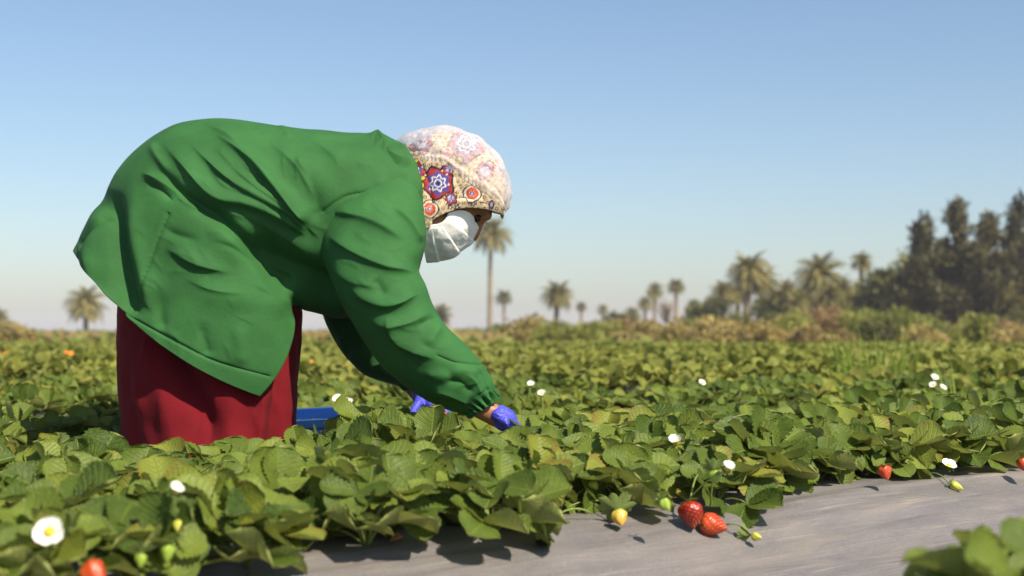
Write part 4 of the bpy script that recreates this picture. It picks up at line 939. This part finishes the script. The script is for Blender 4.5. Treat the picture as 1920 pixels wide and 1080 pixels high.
for a in ((920, 408, 98, 132, 'tall slender palm standing behind the face mask', .1, None, False, .20), (945, 544, 42, 190, 'small palm just right of the tall slender one'), (1045, 528, 78, 110, 'bushy palm rising out of green shrubs', .1), (1090, 566, 28, 200, 'tiny distant palm right of the green shrubs'),
          (1130, 571, 30, 195, 'second tiny distant palm right of the green shrubs'), (1186, 577, 44, 150, 'low palm left of the dry scrub'), (1210, 556, 40, 170, 'palm half hidden behind a taller thin one'), (1228, 531, 44, 160, 'thin palm left of the leafless tree'), (1268, 523, 44, 150, 'thin palm with a small round crown beside the leafless tree'),
          (1300, 561, 34, 170, 'small palm right of the leafless tree'), (1332, 556, 36, 160, 'small dark palm left of the big palm pair'), (1357, 527, 66, 105, 'palm with a dry skirt left of the big palm pair'), (1384, 533, 60, 108, 'lower palm in front of the big palm pair'), (1405, 476, 104, 98, 'big palm with upswept fronds, left of a pair', .2, None, True, .24), (1428, 500, 84, 100, 'big palm with drooping fronds, right of a pair', -.1, None, True, .22),
          (1476, 526, 66, 102, 'pale palm between the two tall groups'), (1536, 480, 118, 95, 'broad palm with yellowing fronds', 0, None, True, .26), (1512, 545, 72, 92, 'short palm left of the broad yellowing one'), (1572, 520, 78, 96, 'palm leaning at the right of the broad yellowing one', .5), (1616, 474, 54, 110, 'slim palm with a small tufted crown near the dark trees', 0, None, False),
          (1456, 542, 70, 96, 'short palm just right of the big palm pair'), (1494, 556, 66, 90, 'low spreading palm left of the short ones'), (1556, 536, 80, 90, 'palm with hanging dry fronds under the broad yellowing one'), (1594, 546, 70, 92, 'low palm right of the leaning one'), (1640, 516, 66, 100, 'palm in front of the green trees'), (1322, 572, 44, 130, 'tiny palm left of the palm with a dry skirt'), (160, 540, 96, 118, 'palm under the coat tail at the left'), (826, 572, 56, 140, 'palm partly hidden behind the elbow'), (-6, 578, 60, 130, 'palm cut by the left edge of the picture')):
    palm(*a)
# broadleaf and conifer-like trees: trunk, limbs and a crown of small leaf faces in clumps
QV = np.array([(-.5, 0, 0), (.5, 0, 0), (.32, 1, .1), (-.32, 1, .1)]); QF = np.array([(0, 1, 2, 3)])
def clumps(cl, per, size, rg, stretch=(1, 1, 1)):
    P = []
    for c, r in cl:
        n = int(per * (r[0] * r[1] * r[2]) ** (2 / 3)) + 8; d = rg.normal(size=(n, 3)); d /= np.linalg.norm(d, axis=1)[:, None]; rad = rg.uniform(.25, 1, n) ** .5
        P.append(np.array(c) + d * rad[:, None] * np.array(r) * rg.uniform(.85, 1.2, (n, 1)))
    P = np.concatenate(P); return scatter_leaves(P, np.full(len(P), size), rg, TV=QV * np.array([.55, 1, 1]), TF=QF)
def tree(name, px, ytop, w, Y, mat, label, cat, seed, shape, leaf=.28, per=240, group='trees at the field edge', ybase=.03):
    rg = np.random.default_rng(seed); Ht = H + (HY - ytop) * Y / F; Wd = w * Y / F; x = (px - CX) * Y / F
    e = empty(name, (x, Y, ybase)); tag(e, label, cat, group)
    mb = MB(); top = Ht * .93; pts = [Vector((.25 * Wd * .3 * math.sin(q * 4 + seed), .2 * math.sin(q * 3 + seed), top * q)) for q in np.linspace(0, 1, 10)]
    tr = max(.06, Ht * .016); mb.tube(pts, [tr * (1.2 - 1.05 * q) + .01 for q in np.linspace(0, 1, 10)], 8); cl = []
    nl = shape['limbs']
    for k in range(nl):
        q = shape['from'] + (1 - shape['from']) * (k + .5) / nl; b = pts[min(9, int(q * 9))]; a = rg.uniform(0, 6.28); prof = shape['prof'](min(1, (q - shape['from']) / (1 - shape['from'])))
        ln = Wd / 2 * prof * rg.uniform(.35, .95); d = Vector((math.cos(a), math.sin(a) * .8, rg.uniform(*shape['rise']))); t2 = b + d * ln
        mb.tube([b, b + d * ln * .5 + Vector((0, 0, .05 * ln)), t2], [tr * .35 * (1 - .6 * q), tr * .22, tr * .08], 5)
        r = Wd * shape['cl'] * rg.uniform(.6, 1.2) * (.4 + .6 * prof); cl.append((tuple(t2), (r, r, r * shape['tall']))); 
        if rg.uniform() < .7: cl.append((tuple(b + d * ln * .5), (r * .8, r * .8, r * shape['tall'] * .8)))
    cl.append((tuple(pts[-1] + Vector((Wd * .05, 0, -.02 * Ht))), (Wd * .17, Wd * .17, Ht * .07))); cl.append((tuple(pts[-2]), (Wd * .26, Wd * .26, Ht * .08)))
    mb.build('trunk', M['bark'], e); V, Fc = clumps(cl, per, leaf, rg); mesh_obj('crown', V, Fc, M[mat], e, smooth=False)
col_ = dict(limbs=30, rise=(.2, .9), cl=.18, tall=1.5, prof=lambda q: (.55 + .45 * math.sin(math.pi * (.2 + 1.1 * q))) * (1 - max(0, q - .8) * 1.6)); col_['from'] = .16
rnd_ = dict(limbs=18, rise=(-.1, .7), cl=.2, tall=.9, prof=lambda q: math.sin(math.pi * (.25 + .65 * q))); rnd_['from'] = .3
for a in ((1735, 398, 96, 88, 'casuarina', 'tall dark column-shaped tree, leftmost of the dark row', 1), (1793, 362, 92, 92, 'casuarina', 'tallest dark tree with a bent pointed tip', 2), (1845, 392, 100, 90, 'casuarina', 'dark tree right of the tallest one, with a rounded tip', 3), (1902, 356, 84, 86, 'casuarina', 'dark tree at the right edge of the picture', 4), (1765, 470, 110, 84, 'casuarina', 'lower dark tree filling the middle of the dark row', 12), (1875, 470, 100, 84, 'casuarina', 'lower dark tree between the rightmost two', 13), (1950, 380, 100, 90, 'casuarina', 'dark tree cut off by the right edge', 14)):
    tree('dark_tree', *a[:4], a[4], a[5], 'tree', a[6], col_, .34, 300)
tree('pale_tree', 1690, 462, 80, 100, 'pale_tree', 'pale wispy tree left of the dark row', 'tree', 5, rnd_, .22, 110)
tree('round_tree', 1660, 500, 96, 92, 'dark_tree', 'mid green tree beside the slim tufted palm', 'tree', 6, rnd_, .3, 220)
tree('round_tree', 1632, 535, 70, 94, 'dark_tree', 'lower green tree under the slim tufted palm', 'tree', 7, rnd_, .3, 220)
for k, (px_, yt, w_, Y_, mt, lab_) in enumerate(((1312, 572, 74, 100, 'pale_tree', 'light green tree right of the leafless tree'), (1452, 556, 86, 96, 'dark_tree', 'round olive tree right of the big palm pair'), (1500, 540, 84, 98, 'pale_tree', 'light green tree left of the broad yellowing palm'), (1580, 536, 84, 98, 'dark_tree', 'round olive tree right of the broad yellowing palm'), (1612, 524, 70, 100, 'pale_tree', 'light green tree under the slim tufted palm'), (1702, 500, 90, 86, 'dark_tree', 'olive tree leaning on the first dark tree'), (1350, 560, 60, 104, 'dark_tree', 'small olive tree behind the palm with a dry skirt'), (1160, 588, 60, 110, 'dark_tree', 'small olive tree under the tiny distant palms'))):
    tree('round_tree', px_, yt, w_, Y_, mt, lab_, 'tree', 40 + k, rnd_, .24, 260)
for k, (px_, yt, w_, lab_) in enumerate(((1712, 480, 90, 'lower dark tree at the left end of the dark row'), (1818, 450, 100, 'lower dark tree under the rounded tip'), (1760, 540, 120, 'lowest dark tree, wide and bushy, before the tallest'), (1860, 540, 120, 'lowest dark tree, wide and bushy, near the right edge'))):
    tree('dark_tree', px_, yt, w_, 82, 'casuarina', lab_, 'tree', 60 + k, col_, .32, 320)
# a leafless tree
def bare(px, ytop, Y, label):
    rg = np.random.default_rng(4); Ht = H + (HY - ytop) * Y / F; e = empty('leafless_tree', ((px - CX) * Y / F, Y, .03)); tag(e, label, 'tree', 'trees at the field edge'); mb = MB()
    mb.tube([(0, 0, 0), (.05, 0, Ht * .4), (0, 0, Ht * .6)], [.12, .09, .05], 6); mb.build('trunk', M['bark'], e); mb = MB()
    for k in range(130):
        a = rg.uniform(0, 6.28); q = rg.uniform(.25, .6); l = Ht * rg.uniform(.2, .42); b = Vector((.03, 0, Ht * q)); d = Vector((math.cos(a) * .6, math.sin(a) * .6, rg.uniform(.4, 1)))
        mb.tube([b, b + d * l * .5, b + d * l + Vector((rg.normal(0, .1), 0, .1))], [.03, .02, .008], 4)
    mb.build('branches', M['bark'], e)
bare(1248, 545, 120, 'leafless tree between two thin palms')
def bush(name, px, ytop, w, Y, mat, label, seed, per=1500, leaf=.12, group='shrubs along the field edge'):
    Y = Y * .56; rg = np.random.default_rng(seed + 50); Ht = H + (HY - ytop) * Y / F; Wd = w * Y / F; e = empty(name, ((px - CX) * Y / F, Y, .02)); tag(e, label, 'shrub', group)
    mb = MB(); cl = []
    for k in range(int(5 + Wd * 2.2)):
        x = rg.uniform(-.5, .5) * Wd; h_ = Ht * (1 - (2 * x / Wd) ** 2 * .55) * rg.uniform(.55, 1.0); r = Ht * rg.uniform(.22, .38)
        mb.tube([(x * .4, 0, 0), (x * .8, rg.uniform(-.3, .3), h_ * .5), (x, rg.uniform(-.5, .5), h_ * .8)], [.04, .03, .012], 5); cl.append(((x, rg.uniform(-.7, .7), max(r * .7, h_ - r)), (r * 1.25, r, r)))
        if rg.uniform() < .8: cl.append(((x, rg.uniform(-.7, .7), r * .6), (r * 1.2, r, r * .9)))
    mb.build('stems', M['bark'], e); V, Fc = clumps(cl, per, leaf, rg); mesh_obj('foliage', V, Fc, M[mat], e, smooth=False)
for i, a in enumerate(((985, 588, 80, 86, 'bush_tan', 'olive brown shrub right of the tall slender palm'), (1065, 582, 90, 84, 'bush_green', 'yellow green shrub under the bushy palm'), (1145, 600, 80, 100, 'bush_green', 'low grey green shrub under the tiny palms'), (1205, 596, 80, 98, 'bush_tan', 'dry scrub under the thin palms'), (1280, 590, 90, 90, 'bush_tan', 'brown scrub left of the golden shrubs'), (1350, 585, 90, 82, 'bush_tan', 'golden brown shrub under the big palm pair'), (1420, 588, 100, 80, 'bush_tan', 'golden shrub right of the big palm pair'),
        (1480, 570, 60, 84, 'bush_green', 'upright pale green shrub under the pale palm'), (1520, 606, 80, 66, 'bush_rust', 'reddish brown shrub at the field edge'), (1566, 612, 60, 68, 'bush_rust', 'low reddish shrub right of the larger one'), (1600, 585, 80, 84, 'bush_green', 'grey green shrub under the leaning palm'), (1655, 590, 90, 78, 'dark_tree', 'dark green shrub before the pale tree'), (1735, 605, 60, 74, 'bush_tan', 'tan reed clump before the dark row'), (1830, 588, 110, 76, 'bush_green', 'olive shrub under the dark trees'), (1905, 590, 90, 76, 'bush_tan', 'tan shrub at the right edge'),
        (825, 600, 60, 100, 'bush_tan', 'tan shrub behind the elbow'), (14, 600, 70, 80, 'bush_tan', 'tan shrub at the left edge'), (590, 606, 90, 92, 'bush_tan', 'tan shrub in the gap under the belly'))):
    bush('shrub', *a[:4], a[4], a[5], i)
brg = np.random.default_rng(91); kinds = ['bush_tan', 'bush_green', 'bush_green', 'dark_tree', 'bush_green', 'straw']; words = {'bush_tan': 'golden brown', 'bush_green': 'yellow green', 'dark_tree': 'dark green', 'bush_rust': 'reddish brown', 'straw': 'straw coloured'}
places = ['right of the bent elbow', 'under the tall slender palm', 'left of the bushy palm', 'right of the bushy palm', 'under the tiny distant palms', 'under the thin palms', 'before the leafless tree', 'right of the leafless tree', 'left of the big palm pair', 'under the big palm pair', 'right of the big palm pair', 'left of the broad yellowing palm', 'under the broad yellowing palm', 'right of the broad yellowing palm', 'under the slim tufted palm', 'under the pale wispy tree', 'before the first dark tree', 'before the tallest dark tree', 'before the lower dark trees', 'before the rightmost dark trees']
for k, pl_ in enumerate(places):
    m_ = kinds[int(brg.integers(6))]; top = brg.uniform(582, 602) - (16 if k > 8 else 0)
    bush('shrub', 905 + k * 53 + brg.uniform(-12, 12), top, brg.uniform(60, 105), brg.uniform(96, 118), m_, 'small %s shrub %s' % (words[m_], pl_), 100 + k)
# clipped dark hedge on the right
V, Fc = clumps([((x, rg.uniform(-.3, .3), rg.uniform(.12, .32)), (.45, .4, .25)) for x in np.arange(-7, 9, .35)], 900, .16, rg)
hd = mesh_obj('low_hedge', V, Fc, M['hedge'], smooth=False); hd.location = (19.6, 46, .03); tag(hd, 'low dark green hedge along the field before the dark trees', 'hedge')
# dry grass fringe all along the edge
n = 9000; px = np.concatenate([rg.uniform(-100, 2020, 3500), rg.uniform(-60, 960, 4000), rg.uniform(1150, 1500, 1500)]); y = rg.uniform(53, 62, n); P = np.stack([(px - CX) * y / F, y, np.full(n, .03)], -1)
BV = np.array([(-.04, 0, 0), (.04, 0, 0), (.01, .05, .55), (-.01, .05, .55)]); a = rg.normal(0, .25, n); hgt = rg.uniform(.3, .95, n)
V = np.repeat(BV[None], n, 0); V[..., 2] *= hgt[:, None]; V[..., 0] += V[..., 2] * a[:, None]; V = V + P[:, None]
Fc = np.array([(0, 1, 2, 3)])[None] + (np.arange(n) * 4)[:, None, None]
tag(mesh_obj('dry_grass', V.reshape(-1, 3), Fc.reshape(-1, 4), M['straw'], smooth=False), 'fringe of dry straw coloured grass along the far field edge', 'grass', kind='stuff')

# ------------------------------------------------------------------ the air: thin dust haze over the whole field
hz = MB(); hz.box((0, 720, 6.4), (2400, 1480, 14.8)); m = bpy.data.materials.new('haze'); m.use_nodes = True; nt = m.node_tree
nt.nodes.remove(nt.nodes['Principled BSDF']); pv = nt.nodes.new('ShaderNodeVolumePrincipled'); pv.inputs['Color'].default_value = (.93, .91, 1, 1); pv.inputs['Density'].default_value = .0006; pv.inputs['Anisotropy'].default_value = -.05
nt.links.new(pv.outputs[0], nt.nodes['Material Output'].inputs['Volume'])
tag(hz.build('haze', m, None, None, False), kind='stuff')
